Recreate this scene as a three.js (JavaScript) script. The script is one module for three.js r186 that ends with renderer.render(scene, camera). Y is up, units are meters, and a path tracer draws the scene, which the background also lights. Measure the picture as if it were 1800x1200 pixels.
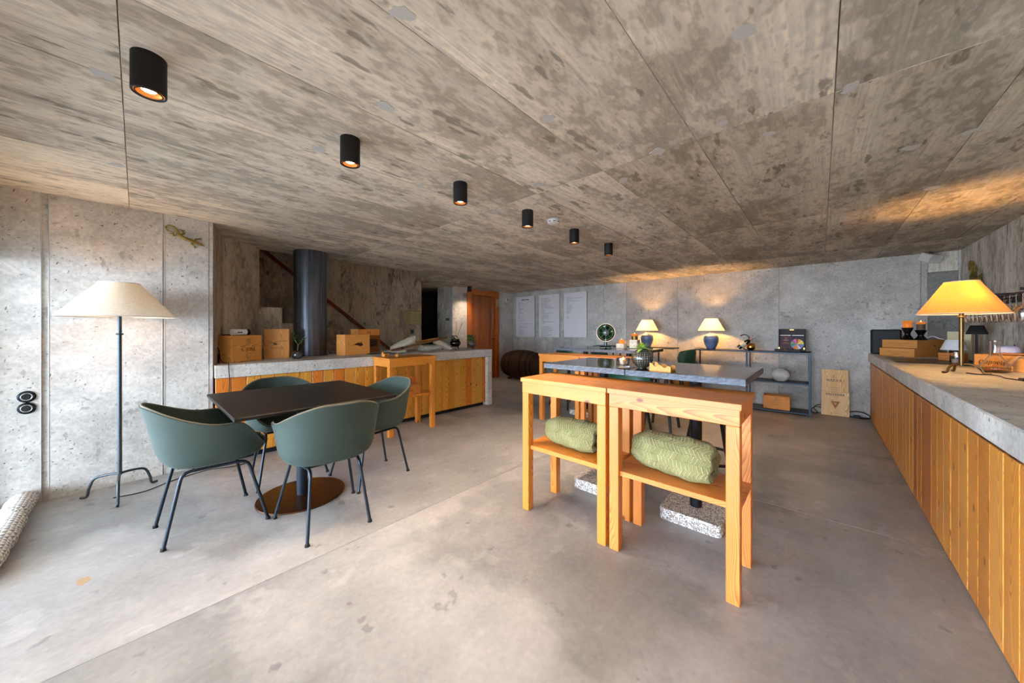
import * as THREE from 'three';
import { mergeGeometries, mergeVertices } from 'three/addons/utils/BufferGeometryUtils.js';
import { MarchingCubes } from 'three/addons/objects/MarchingCubes.js';

// ---------------------------------------------------------------- camera, sky, exposure
// World: x runs along the back wall, y up, depth d into the room is -z.
const EYE = 1.24, FOC = 598, YAW = Math.atan(542 / FOC);
const scene = new THREE.Scene();
const camera = new THREE.PerspectiveCamera(2 * Math.atan(600 / FOC) * 180 / Math.PI, 1.5, 0.05, 100);
camera.position.set(0, EYE, 0);
camera.rotation.y = YAW;
camera.setViewOffset(1800, 1200, 0, 21, 1800, 1200);      // shifted lens: verticals stay upright
camera.updateProjectionMatrix();
const renderer = new THREE.WebGLRenderer({ antialias: true });
renderer.toneMapping = THREE.LinearToneMapping;
renderer.toneMappingExposure = 1.2;
renderer.shadowMap.enabled = true;
scene.background = new THREE.Color(0.77, 0.94, 1.15);      // overcast daylight beyond the glass
scene.backgroundIntensity = 22;
const sun = new THREE.DirectionalLight(new THREE.Color(.92, .97, 1.06), 110);   // high sun from behind the building: it lights the terrace, never the room
sun.position.set(14, 24, -11); sun.target.position.set(-2, 0, 8); sun.castShadow = true; sun.name = 'sun';
sun.shadow.camera.left = sun.shadow.camera.bottom = -22; sun.shadow.camera.right = sun.shadow.camera.top = 22; sun.shadow.camera.far = 80;
scene.add(sun, sun.target);
const SPOT_CD = 5, LAMP_CD = 1.7;
const WARM = [1, 0.74, 0.52], AMBER = [1, 0.52, 0.16];

// ---------------------------------------------------------------- helpers
function rng(a) { return () => { a |= 0; a = a + 0x6D2B79F5 | 0; let t = Math.imul(a ^ a >>> 15, 1 | a); t = t + Math.imul(t ^ t >>> 7, 61 | t) ^ t; return ((t ^ t >>> 14) >>> 0) / 4294967296; }; }
const R = rng(20240);
const rr = (a, b) => a + (b - a) * R();
const clamp = (x, a = 0, b = 1) => Math.min(b, Math.max(a, x));
const sm = (a, b, x) => { const t = clamp((x - a) / (b - a)); return t * t * (3 - 2 * t); };
const lerp = (a, b, t) => a + (b - a) * t;
const PI = Math.PI;
const LAT = new Float32Array(65536); { const q = rng(77); for (let i = 0; i < 65536; i++) LAT[i] = q(); }
function vn(x, y, px, py, s) {                              // tileable value noise, period px, py
  let xi = Math.floor(x), yi = Math.floor(y); let fx = x - xi, fy = y - yi; fx = fx * fx * (3 - 2 * fx); fy = fy * fy * (3 - 2 * fy);
  let x0 = xi % px, y0 = yi % py; if (x0 < 0) x0 += px; if (y0 < 0) y0 += py; const x1 = (x0 + 1) % px, y1 = (y0 + 1) % py;
  const h = (a, b) => LAT[(Math.imul(a + s * 131, 73856093) ^ Math.imul(b + s * 57, 19349663)) >>> 3 & 65535];
  const a = h(x0, y0), b = h(x1, y0), c = h(x0, y1), d = h(x1, y1);
  return a + (b - a) * fx + (c - a) * fy + (a - b - c + d) * fx * fy;
}
function fbm(u, v, px, py, oct, s) { let a = 0, w = 0.5, t = 0; for (let i = 0; i < oct; i++) { a += w * vn(u * px, v * py, px, py, s + i); t += w; w *= 0.55; px *= 2; py *= 2; } return a / t; }
function texture(w, h, fn, repeat, withBump) {
  const data = new Uint8Array(w * h * 4), bump = withBump ? new Uint8Array(w * h * 4) : null, out = [0, 0, 0, 0.5];
  for (let y = 0; y < h; y++) for (let x = 0; x < w; x++) {
    fn(x / w, y / h, out); const i = (y * w + x) * 4;
    data[i] = clamp(out[0], 0, 255); data[i + 1] = clamp(out[1], 0, 255); data[i + 2] = clamp(out[2], 0, 255); data[i + 3] = 255;
    if (bump) { bump[i] = bump[i + 1] = bump[i + 2] = clamp(out[3]) * 255; bump[i + 3] = 255; }
  }
  const mk = (d, srgb) => { const t = new THREE.DataTexture(d, w, h); t.wrapS = t.wrapT = THREE.RepeatWrapping; t.magFilter = THREE.LinearFilter; t.minFilter = THREE.LinearMipmapLinearFilter; t.generateMipmaps = true; if (srgb) t.colorSpace = THREE.SRGBColorSpace; if (repeat) t.repeat.set(repeat[0], repeat[1]); t.needsUpdate = true; return t; };
  return { map: mk(data, true), bump: bump ? mk(bump, false) : null };
}
function canvasTex(w, h, draw) { const c = document.createElement('canvas'); c.width = w; c.height = h; const g = c.getContext('2d'); draw(g, w, h); const t = new THREE.CanvasTexture(c); t.colorSpace = THREE.SRGBColorSpace; t.anisotropy = 8; return t; }
const std = (o) => new THREE.MeshStandardMaterial(o);
const phy = (o) => new THREE.MeshPhysicalMaterial(o);
const used = {};
function numbered(n) { used[n] = (used[n] ?? -1) + 1; return used[n] ? n + '_' + String(used[n]).padStart(3, '0') : n; }
const P3 = (x, y, d) => new THREE.Vector3(x, y, -d);
function thing(name, label, category, [x, y, d] = [0, 0, 0], turn = 0, group) {
  const o = new THREE.Group(); o.name = numbered(name); scene.add(o); o.position.set(x, y, -d); o.rotation.y = turn;
  o.userData = { label, category }; if (group) o.userData.group = group; return o;
}
function struct(name) { const o = new THREE.Group(); o.name = name; o.userData = { kind: 'structure' }; scene.add(o); return o; }
function part(parent, name, geo, m, pos, rot) {
  const o = new THREE.Mesh(geo, m); o.name = name; o.castShadow = o.receiveShadow = true; parent.add(o);
  if (pos) o.position.set(...pos); if (rot) o.rotation.set(...rot); return o;
}
function copy(src, label, [x, y, d], turn = 0) {
  const o = src.clone(); o.name = numbered(src.name.replace(/_\d{3}$/, '')); o.userData = { ...src.userData, label };
  o.position.set(x, y, -d); o.rotation.set(0, turn, 0); scene.add(o); return o;
}
// chamfered box, uv in metres: v along the grain axis (default the longest), u across; [ou, ov] shifts the pattern
function cbox(w, h, d, c = 0.002, grain = -1, off = null, ts = [1, 1]) {
  const s = [w / 2, h / 2, d / 2]; c = Math.min(c, s[0] * .9, s[1] * .9, s[2] * .9);
  if (grain < 0) grain = w >= h && w >= d ? 0 : h >= d ? 1 : 2;
  const ou = off ? off[0] : R(), ov = off ? off[1] : R();
  const pos = [], nor = [], uv = [];
  const vtx = (sx, sy, sz, ax) => { const p = [sx * (s[0] - c), sy * (s[1] - c), sz * (s[2] - c)]; p[ax] = [sx, sy, sz][ax] * s[ax]; return p; };
  function tri(a, b, e) {
    const A = new THREE.Vector3(...a), B = new THREE.Vector3(...b), C = new THREE.Vector3(...e);
    let n = B.clone().sub(A).cross(C.clone().sub(A)).normalize(); const m = A.clone().add(B).add(C);
    let t = [a, b, e]; if (n.dot(m) < 0) { t = [a, e, b]; n.negate(); }
    const q = [Math.abs(n.x), Math.abs(n.y), Math.abs(n.z)]; const ax = q[0] > q[1] && q[0] > q[2] ? 0 : q[1] > q[2] ? 1 : 2;
    for (const p of t) {
      pos.push(...p); nor.push(n.x, n.y, n.z);
      let U, V; if (ax === grain) { const o = [0, 1, 2].filter(i => i !== ax); U = p[o[0]]; V = p[o[1]] * .3; } else { V = p[grain]; U = p[3 - ax - grain] + ax * .137; }
      uv.push((U + ou) / ts[0], (V + ov) / ts[1]);
    }
  }
  for (let ax = 0; ax < 3; ax++) for (const g of [-1, 1]) {
    const o = [0, 1, 2].filter(i => i !== ax), k = [];
    for (const [a, b] of [[-1, -1], [1, -1], [1, 1], [-1, 1]]) { const q = [0, 0, 0]; q[ax] = g; q[o[0]] = a; q[o[1]] = b; k.push(vtx(...q, ax)); }
    tri(k[0], k[1], k[2]); tri(k[0], k[2], k[3]);
  }
  if (c > 0) {
    for (let ax = 0; ax < 3; ax++) { const o = [0, 1, 2].filter(i => i !== ax); for (const a of [-1, 1]) for (const b of [-1, 1]) { const k = []; for (const t of [-1, 1]) { const q = [0, 0, 0]; q[ax] = t; q[o[0]] = a; q[o[1]] = b; k.push(vtx(...q, o[0]), vtx(...q, o[1])); } tri(k[0], k[1], k[2]); tri(k[1], k[3], k[2]); } }
    for (const a of [-1, 1]) for (const b of [-1, 1]) for (const e of [-1, 1]) tri(vtx(a, b, e, 0), vtx(a, b, e, 1), vtx(a, b, e, 2));
  }
  const g = new THREE.BufferGeometry();
  g.setAttribute('position', new THREE.Float32BufferAttribute(pos, 3)); g.setAttribute('normal', new THREE.Float32BufferAttribute(nor, 3)); g.setAttribute('uv', new THREE.Float32BufferAttribute(uv, 2));
  return g;
}
const at = (g, x, y, z) => g.translate(x, y, z);
const V3 = (a) => new THREE.Vector3(...a);
function tube(pts, r, seg = 24, rad = 8, closed = false, tension = 0.5) { return new THREE.TubeGeometry(new THREE.CatmullRomCurve3(pts.map(V3), closed, 'centripetal', tension), seg, r, rad, closed); }
function bentTube(pts, r, bend = 0.03, rad = 8) {           // straight runs with rounded corners
  const p = pts.map(V3), path = new THREE.CurvePath();
  let prev = p[0];
  for (let i = 1; i < p.length - 1; i++) {
    const a = p[i].clone().add(p[i - 1].clone().sub(p[i]).setLength(bend)), b = p[i].clone().add(p[i + 1].clone().sub(p[i]).setLength(bend));
    path.add(new THREE.LineCurve3(prev, a)); path.add(new THREE.QuadraticBezierCurve3(a, p[i], b)); prev = b;
  }
  path.add(new THREE.LineCurve3(prev, p[p.length - 1]));
  return new THREE.TubeGeometry(path, 18 * (p.length - 1), r, rad, false);
}
function rod(a, b, r0, r1 = r0, rad = 10) {
  const A = V3(a), B = V3(b), L = A.distanceTo(B), g = new THREE.CylinderGeometry(r1, r0, L, rad);
  g.applyQuaternion(new THREE.Quaternion().setFromUnitVectors(new THREE.Vector3(0, 1, 0), B.clone().sub(A).normalize()));
  return g.translate((a[0] + b[0]) / 2, (a[1] + b[1]) / 2, (a[2] + b[2]) / 2);
}
function bar(a, b, w, t) {                                  // square bar between two points
  const A = V3(a), B = V3(b), L = A.distanceTo(B), g = cbox(w, L, t, Math.min(w, t) * .12, 1);
  g.applyQuaternion(new THREE.Quaternion().setFromUnitVectors(new THREE.Vector3(0, 1, 0), B.clone().sub(A).normalize()));
  return g.translate((a[0] + b[0]) / 2, (a[1] + b[1]) / 2, (a[2] + b[2]) / 2);
}
const lathe = (pts, seg = 40) => new THREE.LatheGeometry(pts.map(p => new THREE.Vector2(p[0], p[1])), seg);
function latheSmooth(pts, seg = 40, n = 40) { const c = new THREE.SplineCurve(pts.map(p => new THREE.Vector2(p[0], p[1]))); return new THREE.LatheGeometry(c.getPoints(n).map(p => new THREE.Vector2(Math.max(0.0001, p.x), p.y)), seg); }
function gridGeo(nu, nv, f, uvs = [1, 1]) {                 // f(u, v) -> [x, y, z]
  const pos = [], uv = [], idx = [];
  for (let j = 0; j <= nv; j++) for (let i = 0; i <= nu; i++) { pos.push(...f(i / nu, j / nv)); uv.push(i / nu * uvs[0], j / nv * uvs[1]); }
  for (let j = 0; j < nv; j++) for (let i = 0; i < nu; i++) { const a = j * (nu + 1) + i, b = a + 1, c = a + nu + 1, d = c + 1; idx.push(a, b, d, a, d, c); }
  const g = new THREE.BufferGeometry(); g.setAttribute('position', new THREE.Float32BufferAttribute(pos, 3)); g.setAttribute('uv', new THREE.Float32BufferAttribute(uv, 2)); g.setIndex(idx); g.computeVertexNormals(); return g;
}
function merge(list) { return mergeGeometries(list.map(g => { const k = g.index ? g.toNonIndexed() : g; for (const n of Object.keys(k.attributes)) if (!['position', 'normal', 'uv'].includes(n)) k.deleteAttribute(n); return k; })); }
function sdfMesh(bones, c, half, res, k) {                  // one continuous skin over tapered bones [a, b, ra, rb]
  const mc = new MarchingCubes(res, std({}), false, false, 90000); mc.isolation = 0;
  const B = bones.map(([a, b, ra, rb]) => ({ a: V3(a), v: V3(b).sub(V3(a)), ra, rb })), p = new THREE.Vector3(), q = new THREE.Vector3();
  for (let z = 0; z < res; z++) for (let y = 0; y < res; y++) for (let x = 0; x < res; x++) {
    p.set(((x - res / 2) / (res / 2)) * half + c[0], ((y - res / 2) / (res / 2)) * half + c[1], ((z - res / 2) / (res / 2)) * half + c[2]);
    let d = 1e3;
    for (const o of B) { q.copy(p).sub(o.a); const t = clamp(q.dot(o.v) / Math.max(1e-9, o.v.lengthSq())); const e = q.addScaledVector(o.v, -t).length() - lerp(o.ra, o.rb, t); const h = clamp(.5 + .5 * (d - e) / k); d = lerp(d, e, h) - k * h * (1 - h); }
    mc.field[x + y * res + z * res * res] = -d;
  }
  mc.update();
  const n = mc.count, pos = new Float32Array(n * 3), nor = new Float32Array(n * 3);
  for (let i = 0; i < n; i++) for (let j = 0; j < 3; j++) { pos[i * 3 + j] = mc.positionArray[i * 3 + j] * half + c[j]; nor[i * 3 + j] = mc.normalArray[i * 3 + j]; }
  const g = new THREE.BufferGeometry(); g.setAttribute('position', new THREE.BufferAttribute(pos, 3)); g.setAttribute('normal', new THREE.BufferAttribute(nor, 3));
  g.setAttribute('uv', new THREE.BufferAttribute(new Float32Array(n * 2), 2)); return g;
}

// ---------------------------------------------------------------- materials
let KNOTS = true;
const WT = [0.5, 2];                                         // metres covered by the wood texture
function woodAt(u, v, out) {                                 // softwood with cathedral grain
  const wob = fbm(u, v, 4, 3, 3, 11), w2 = fbm(u, v, 3, 6, 2, 15);
  const cx = ((u * 3) % 1) - .5 + (w2 - .5) * .35, par = cx * cx * 9 - v * 2.2 * 1.0;
  let ring = par * 7 + wob * 7 + fbm(u, v, 24, 4, 2, 19) * .8; ring -= Math.floor(ring);
  const line = Math.pow(ring, 2.6), fine = vn(u * 220, v * 14, 220, 14, 23), broad = fbm(u, v, 3, 2, 2, 31);
  const t = clamp(line * .85 + (fine - .5) * .16 + (broad - .5) * .3);
  out[0] = lerp(242, 184, t); out[1] = lerp(188, 104, t); out[2] = lerp(118, 40, t);
  const kx = ((u * 6) % 1) - .5, ky = ((v * 5) % 1) - .5, kid = vn(Math.floor(u * 6) * 7.3, Math.floor(v * 5) * 3.1, 256, 256, 5);
  if (kid > .80 && KNOTS) { const r = Math.hypot(kx * .083, ky * .4 * .6), m = sm(.016, .004, r); out[0] = lerp(out[0], 120, m); out[1] = lerp(out[1], 58, m); out[2] = lerp(out[2], 22, m); }
  out[3] = .6 - line * .3 + fine * .2;
}
const woodTex = texture(1024, 2048, woodAt, null, true);
const wood = (rgb, rough = 0.42, extra = {}) => phy({ map: woodTex.map, bumpMap: woodTex.bump, bumpScale: 0.0006, color: new THREE.Color().setRGB(...rgb), roughness: rough, clearcoat: .25, clearcoatRoughness: .35, ...extra });
const M = {
  pine: wood([.86, .60, .20]), pineB: wood([1.0, .86, .46]), pineR: wood([.86, .56, .31]),
  cedar: [wood([1, .86, .32]), wood([1.0, .86, .30]), wood([.92, .74, .26]), wood([1.0, .94, .48]), wood([.96, .54, .16])],
  bar: [wood([.92, .68, .28]), wood([.98, .74, .32]), wood([.80, .55, .22]), wood([1, .80, .40]), wood([.66, .37, .16])],
  door: [wood([.50, .25, .09]), wood([.58, .30, .11]), wood([.45, .21, .08])], doorFrame: wood([.72, .36, .10]),
  crate: wood([.95, .80, .56], .65, { clearcoat: 0 }), crateDark: wood([.78, .60, .36], .65, { clearcoat: 0 }), crateLight: wood([1, .95, .85], .65, { clearcoat: 0 }),
  oldWood: wood([.20, .17, .15], .8, { clearcoat: 0 }), barrel: wood([.065, .05, .04], .7, { clearcoat: 0 }), rail: wood([.26, .08, .04], .5),
  black: std({ color: 0x151618, roughness: .55, metalness: .3 }), blackMatte: std({ color: 0x0c0c0d, roughness: .8 }), blackGloss: std({ color: 0x080809, roughness: .22 }),
  steel: std({ color: 0x39424e, roughness: .45, metalness: .7 }), legs: std({ color: 0x2c3640, roughness: .35, metalness: .7 }),
  white: std({ color: 0xe6e6e6, roughness: .5 }), offWhite: std({ color: 0xd8d4ca, roughness: .8 }), brass: std({ color: 0xb08a4a, roughness: .3, metalness: .95 }), chrome: std({ color: 0xd8d8d8, roughness: .15, metalness: 1 }),
  iron: std({ color: 0x24231f, roughness: .55, metalness: .6 }), cable: std({ color: 0x101012, roughness: .6 }), bronze: std({ color: 0x6e5432, roughness: .35, metalness: .9 }),
  glass: phy({ color: 0xffffff, roughness: .02, transmission: 1, thickness: .004, ior: 1.5 }),
  leaf: std({ color: 0x2f6a22, roughness: .5 }), leafLight: std({ color: 0x86b53a, roughness: .5 }), stem: std({ color: 0x6b5a34, roughness: .8 }),
  green: phy({ color: 0x174a38, roughness: .38, clearcoat: .3, clearcoatRoughness: .4 }),
};
// wall concrete: grey, pores as small dark dashes, soft blotches (3 m tile)
const wallTex = texture(1536, 1536, (u, v, o) => {
  const b = fbm(u, v, 5, 4, 6, 40), s = fbm(u, v, 30, 9, 4, 47), f = fbm(u, v, 190, 190, 3, 52), w = fbm(u, v, 2, 3, 3, 58), m = fbm(u, v, 20, 26, 5, 59);
  let g = 208 + (b - .5) * 66 + (s - .5) * 22 + (f - .5) * 40 + (w - .5) * 44 + (m - .5) * 46;
  const p = vn(u * 230 + v * 60, v * 190, 230, 190, 61), q = fbm(u, v, 30, 24, 3, 66); const p2 = vn(u * 330 + v * 90, v * 300, 330, 300, 63), pore = Math.max(sm(.90, .96, p) * sm(.44, .58, q), sm(.93, .97, p2) * .8);
  const big = sm(.70, .78, fbm(u, v, 60, 48, 5, 71)) * sm(.5, .6, fbm(u, v, 7, 7, 2, 73));
  g = lerp(g, 92, pore * .8); g = lerp(g, 130, big * .45);
  o[0] = g; o[1] = g * .985; o[2] = g * .96; o[3] = .6 + (f - .5) * .25 - pore * .5 - big * .3 + (b - .5) * .2;
}, null, true);
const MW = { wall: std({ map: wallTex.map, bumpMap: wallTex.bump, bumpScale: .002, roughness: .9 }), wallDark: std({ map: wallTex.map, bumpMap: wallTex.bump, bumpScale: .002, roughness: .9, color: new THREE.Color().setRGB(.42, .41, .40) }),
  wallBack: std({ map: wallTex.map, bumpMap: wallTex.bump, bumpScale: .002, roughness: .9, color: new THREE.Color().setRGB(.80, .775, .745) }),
  slab: std({ map: wallTex.map, bumpMap: wallTex.bump, bumpScale: .001, roughness: .7, color: new THREE.Color().setRGB(1.12, 1.11, 1.09) }), worktop: std({ map: wallTex.map, bumpMap: wallTex.bump, bumpScale: .0005, roughness: .55, color: new THREE.Color().setRGB(1.08, 1.06, 1.03) }) };
// board-marked concrete: beige with grey stains, fine grain lines along v (4.2 m tile)
const ceilTex = texture(2048, 2048, (u, v, o) => {
  const warp = (fbm(u, v, 6, 6, 3, 80) - .5) * .012, uu = u + warp;
  const lines = vn(uu * 620, v * 12, 620, 12, 84) * .5 + vn(uu * 260, v * 7, 260, 7, 86) * .5, st = fbm(u, v, 44, 7, 5, 90), bl = fbm(u, v, 6, 4, 6, 96), md = fbm(u, v, 26, 13, 6, 99), cl = fbm(u, v, 3, 3, 3, 104), rg = fbm(u, v, 130, 70, 4, 108), f2 = fbm(u, v, 300, 120, 2, 110);
  const mix = bl * .44 + st * .20 + md * .28 + rg * .08 + (rg - .5) * .36 + (lines - .5) * .22 + (f2 - .5) * .16;
  const dark = .30 * sm(.44, .58, mix) + .55 * sm(.51, .66, mix);
  const spot = sm(.68, .78, fbm(u, v, 70, 22, 5, 113));
  const k = 1 + (cl - .5) * .22 + (lines - .5) * .30 + (rg - .5) * .22 + (f2 - .5) * .14;
  o[0] = lerp(242, 166, dark) * k; o[1] = lerp(229, 155, dark) * k; o[2] = lerp(208, 137, dark) * k;
  if (spot > 0) { o[0] = lerp(o[0], 112, spot * .6); o[1] = lerp(o[1], 102, spot * .6); o[2] = lerp(o[2], 86, spot * .6); }
  o[3] = .55 + (lines - .5) * .7 - spot * .3 - dark * .1 + (rg - .5) * .4;
}, null, true);
const CT = [4.2, 4.2];
MW.ceil = std({ map: ceilTex.map, bumpMap: ceilTex.bump, bumpScale: .003, roughness: .88 });
MW.ceilGrey = std({ map: ceilTex.map, bumpMap: ceilTex.bump, bumpScale: .003, roughness: .88, color: new THREE.Color().setRGB(.78, .76, .72) });   // darker tint for the deep panels on the bar side
MW.board = std({ map: ceilTex.map, bumpMap: ceilTex.bump, bumpScale: .002, roughness: .9, color: new THREE.Color().setRGB(.80, .76, .74) });
MW.boardGrey = std({ map: ceilTex.map, bumpMap: ceilTex.bump, bumpScale: .002, roughness: .9, color: new THREE.Color().setRGB(.86, .89, .93) });
// power-floated floor (4 m tile)
const floorTex = texture(2048, 2048, (u, v, o) => {
  const b = fbm(u, v, 4, 3, 6, 130), m = fbm(u, v, 14, 11, 5, 136), f = fbm(u, v, 210, 210, 3, 141), s = fbm(u, v, 10, 32, 5, 146);
  const stain = sm(.58, .72, fbm(u, v, 6, 4, 6, 152)), dot = sm(.76, .84, fbm(u, v, 40, 40, 4, 158)), pale = sm(.66, .76, fbm(u, v, 26, 34, 5, 163));
    let g = 161 + (b - .5) * 52 + (m - .5) * 30 + (f - .5) * 18 + (s - .5) * 24 - stain * 24 - dot * 26 + pale * 12;
  o[0] = g; o[1] = g * .99; o[2] = g * .98; o[3] = .5 + (m - .5) * .3 + (f - .5) * .2;
}, null, true);
MW.floor = phy({ map: floorTex.map, bumpMap: floorTex.bump, bumpScale: .0006, roughness: .42, clearcoat: .12, clearcoatRoughness: .3 });

// ---------------------------------------------------------------- the setting
const H = 2.23, XR = 1.30, XL = -4.16, DB = 6.90, DF = -0.66;
const boxAt = (par, name, x0, x1, y0, y1, d0, d1, m, c = .003, grain = -1, ts = [3, 3]) => part(par, name, cbox(x1 - x0, y1 - y0, d1 - d0, c, grain, null, ts), m, [(x0 + x1) / 2, (y0 + y1) / 2, -(d0 + d1) / 2]);
const floor = struct('floor');
boxAt(floor, 'subfloor', -9.2, 1.5, -.20, -.012, DF - .1, DB + .2, MW.wallDark);
{ const xs = [-9.2, -5.0, -2.03, XR + .1], ds = [DF, 3.03, DB + .1], g = .0025;
  for (let i = 0; i < 3; i++) for (let j = 0; j < 2; j++) boxAt(floor, 'floor_slab', xs[i] + g * .5, xs[i + 1] - g * .5, -.05, 0, ds[j] + g * (j ? 1.4 : 0), ds[j + 1] - g * (j ? 0 : 1.4), MW.floor, .001, 0, [4, 4]);
  boxAt(floor, 'joint_filler', -9.2, XR, -.05, -.0015, 3.03 - .003, 3.03 + .003, std({ color: 0xd8d6d0, roughness: .7 }), 0);
}
{ const q = rng(3), s = new THREE.Shape(); for (let i = 0; i < 22; i++) { const a = i / 22 * 2 * PI, r = .022 + .014 * q(); s[i ? 'lineTo' : 'moveTo'](Math.cos(a) * r * 1.25, Math.sin(a) * r * .8); } s.closePath();
  part(floor, 'stain', new THREE.ExtrudeGeometry(s, { depth: .0006, bevelEnabled: false }).rotateX(-PI / 2), std({ color: 0xa88a66, roughness: .8 }), [-2.695, 0, .175]); }
const ceiling = struct('ceiling');
boxAt(ceiling, 'slab', -5.15, XR + .2, H + .014, H + .30, DF - 5.2, DB + .2, MW.wallDark);  // runs out past the glass: unseen overhang, lengthened to even out the daylight
boxAt(ceiling, 'slab', -9.2, -5.15, H + .014, H + .30, 4.15, DB + .2, MW.wallDark);
{ const xs = [-5.15]; for (let k = -6; k <= 5; k++) xs.push(-1.53 + .525 * k); xs.push(XR);
  const ds = [DF - 5.2, -.04, 1.96, 3.96, 5.96, DB];
  for (let i = 0; i < xs.length - 1; i++) for (let j = 0; j < 5; j++) { const dy = rr(-.001, .001), g = .0012;
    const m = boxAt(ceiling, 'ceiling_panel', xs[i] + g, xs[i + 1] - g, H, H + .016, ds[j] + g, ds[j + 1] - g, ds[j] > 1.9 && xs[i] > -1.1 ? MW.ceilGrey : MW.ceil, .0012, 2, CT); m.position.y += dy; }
  const x2 = [-6.78, -6.255, -5.73, -5.15];
  for (let i = 0; i < 3; i++) for (const [a, b] of [[4.15, 5.96], [5.96, DB]]) boxAt(ceiling, 'ceiling_panel', x2[i] + .0012, x2[i + 1] - .0012, H, H + .016, a + .0012, b - .0012, MW.ceil, .0012, 2, CT);
  boxAt(ceiling, 'ceiling_panel', -9.2, -6.78, H, H + .016, 4.0, 5.2, MW.ceil, .001, 2, CT);
}
{ const q = rng(17), m = std({ color: 0xc9c6c0, roughness: .9 });
  for (const [x, d] of [[-0.97, 0.56], [-2.06, -0.09], [-3.14, -0.08], [-2.04, 0.67], [-1.43, 0.74], [-2.05, 1.31], [-0.19, 1.36], [0.09, 1.96], [-0.95, 1.30], [-0.35, 1.89], [-0.19, 2.15], [-0.67, 1.95], [-0.97, 2.17], [-1.43, 1.85], [0.36, 2.83], [0.56, 2.80], [-0.96, 2.95], [-4.02, 0.68], [-2.03, 2.02], [0.58, 3.74]]) { const s = new THREE.Shape(), l = .025 + q() * .022, w = .022 + q() * .014, n = 14; for (let i = 0; i < n; i++) { const t = i / n * 2 * PI, r = .75 + q() * .5; s[i ? 'lineTo' : 'moveTo'](Math.cos(t) * l * r, Math.sin(t) * w * r); } s.closePath(); part(ceiling, 'repair_patch', new THREE.ExtrudeGeometry(s, { depth: .0025, bevelEnabled: false }).rotateX(PI / 2), m, [x, H + .0012, -d], [0, q() * 3, 0]); } }
const wallBack = struct('wall_back');
{ const xs = [-6.4, -5.08, -3.534, -3.016, -2.01, -.492, .977], g = .002;
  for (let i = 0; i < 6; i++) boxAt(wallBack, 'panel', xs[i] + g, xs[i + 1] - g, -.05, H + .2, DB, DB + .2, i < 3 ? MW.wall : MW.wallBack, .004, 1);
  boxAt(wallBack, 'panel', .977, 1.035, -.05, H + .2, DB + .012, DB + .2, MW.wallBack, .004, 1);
  boxAt(wallBack, 'panel', 1.035, XR + .2, -.05, 1.98, DB + .03, DB + .2, MW.wallDark, .004, 1);
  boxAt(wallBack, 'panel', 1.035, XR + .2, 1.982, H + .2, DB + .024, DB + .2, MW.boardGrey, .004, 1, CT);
  part(wallBack, 'form_joint', rod([-.492, 0, -DB + .001], [-.492, H, -DB + .001], .006), MW.wallBack); part(wallBack, 'form_joint', rod([-2.01, 0, -DB + .002], [-2.01, H, -DB + .002], .005), MW.wallBack);
}
const wallRight = struct('wall_right');
{ const ds = [DF - .1, .6, 1.9, 3.2, 4.5, 5.55, 6.5, DB + .1];
  for (let i = 0; i < 7; i++) boxAt(wallRight, 'panel', XR, XR + .2, -.05, H + .2, ds[i] + .002, ds[i + 1] - .002, MW.boardGrey, .004, 1, CT);
  part(wallRight, 'corner_pipe', rod([XR - .012, 0, -DB + .03], [XR - .012, H, -DB + .03], .012), MW.wall); }
const wallLeft = struct('wall_left');
{ const ds = [DF - .1, -.463, -.431, .146, .163, .445, .475];
  for (let i = 0; i < 6; i++) boxAt(wallLeft, 'panel', XL - .25, XL - [0, .012, 0, .008, 0, .006][i], -.05, H + .2, ds[i] + .0008, ds[i + 1] - .0008, MW.wall, .002, 1);
  for (const d of [-.463, -.429, .147, .162]) part(wallLeft, 'form_joint', rod([XL - .001, 0, -d], [XL - .001, H, -d], .0035), MW.wall);
}
const wallNiche = struct('wall_niche');
{ const seg = (x0, d0, x1, d1) => { const L = Math.hypot(x1 - x0, d1 - d0), a = Math.atan2(d1 - d0, x1 - x0), n = [Math.sin(a), -Math.cos(a)], k = (n[0] > 0 ? -1 : 1) * .09;
    part(wallNiche, 'panel', cbox(L + .02, H + .2, .18, .003, 1, null, CT), MW.board, [(x0 + x1) / 2 + n[0] * k, (H + .2) / 2, -((d0 + d1) / 2 + n[1] * k)], [0, a, 0]); };
  seg(-4.185, .478, -4.72, .62); seg(-4.72, .62, -5.06, 1.0);
}
const wallStair = struct('wall_stair');
boxAt(wallStair, 'panel', -6.58, -6.38, -.05, 4.2, -1.2, 4.13, MW.board, .003, 1, CT);
boxAt(wallStair, 'panel', -6.38, -4.9, -.05, 4.2, -1.4, -1.2, MW.board, .003, 1, CT);
boxAt(wallStair, 'panel', -6.58, -5.0, 4.0, 4.2, -1.4, 4.4, MW.board, .003, 2, CT);
boxAt(wallStair, 'panel', -5.15, -4.95, H + .3, 4.2, -1.4, 4.4, MW.board, .003, 1, CT);
boxAt(wallStair, 'panel', -5.24, -5.07, -.05, 4.2, -1.4, 1.0, MW.board, .003, 1, CT);
{ const s = new THREE.Shape(); s.moveTo(4.15, H); s.lineTo(4.35, H); s.lineTo(4.35, 4.1); s.lineTo(1.9, 4.1); s.lineTo(1.9, 4.0); s.closePath();   // sloping soffit of the upper flight
  const g = new THREE.ExtrudeGeometry(s, { depth: 1.23, bevelEnabled: false }); g.rotateY(PI / 2); part(wallStair, 'soffit', g, MW.board, [-6.38, 0, 0]); }
const stairs = struct('stairs');
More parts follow.
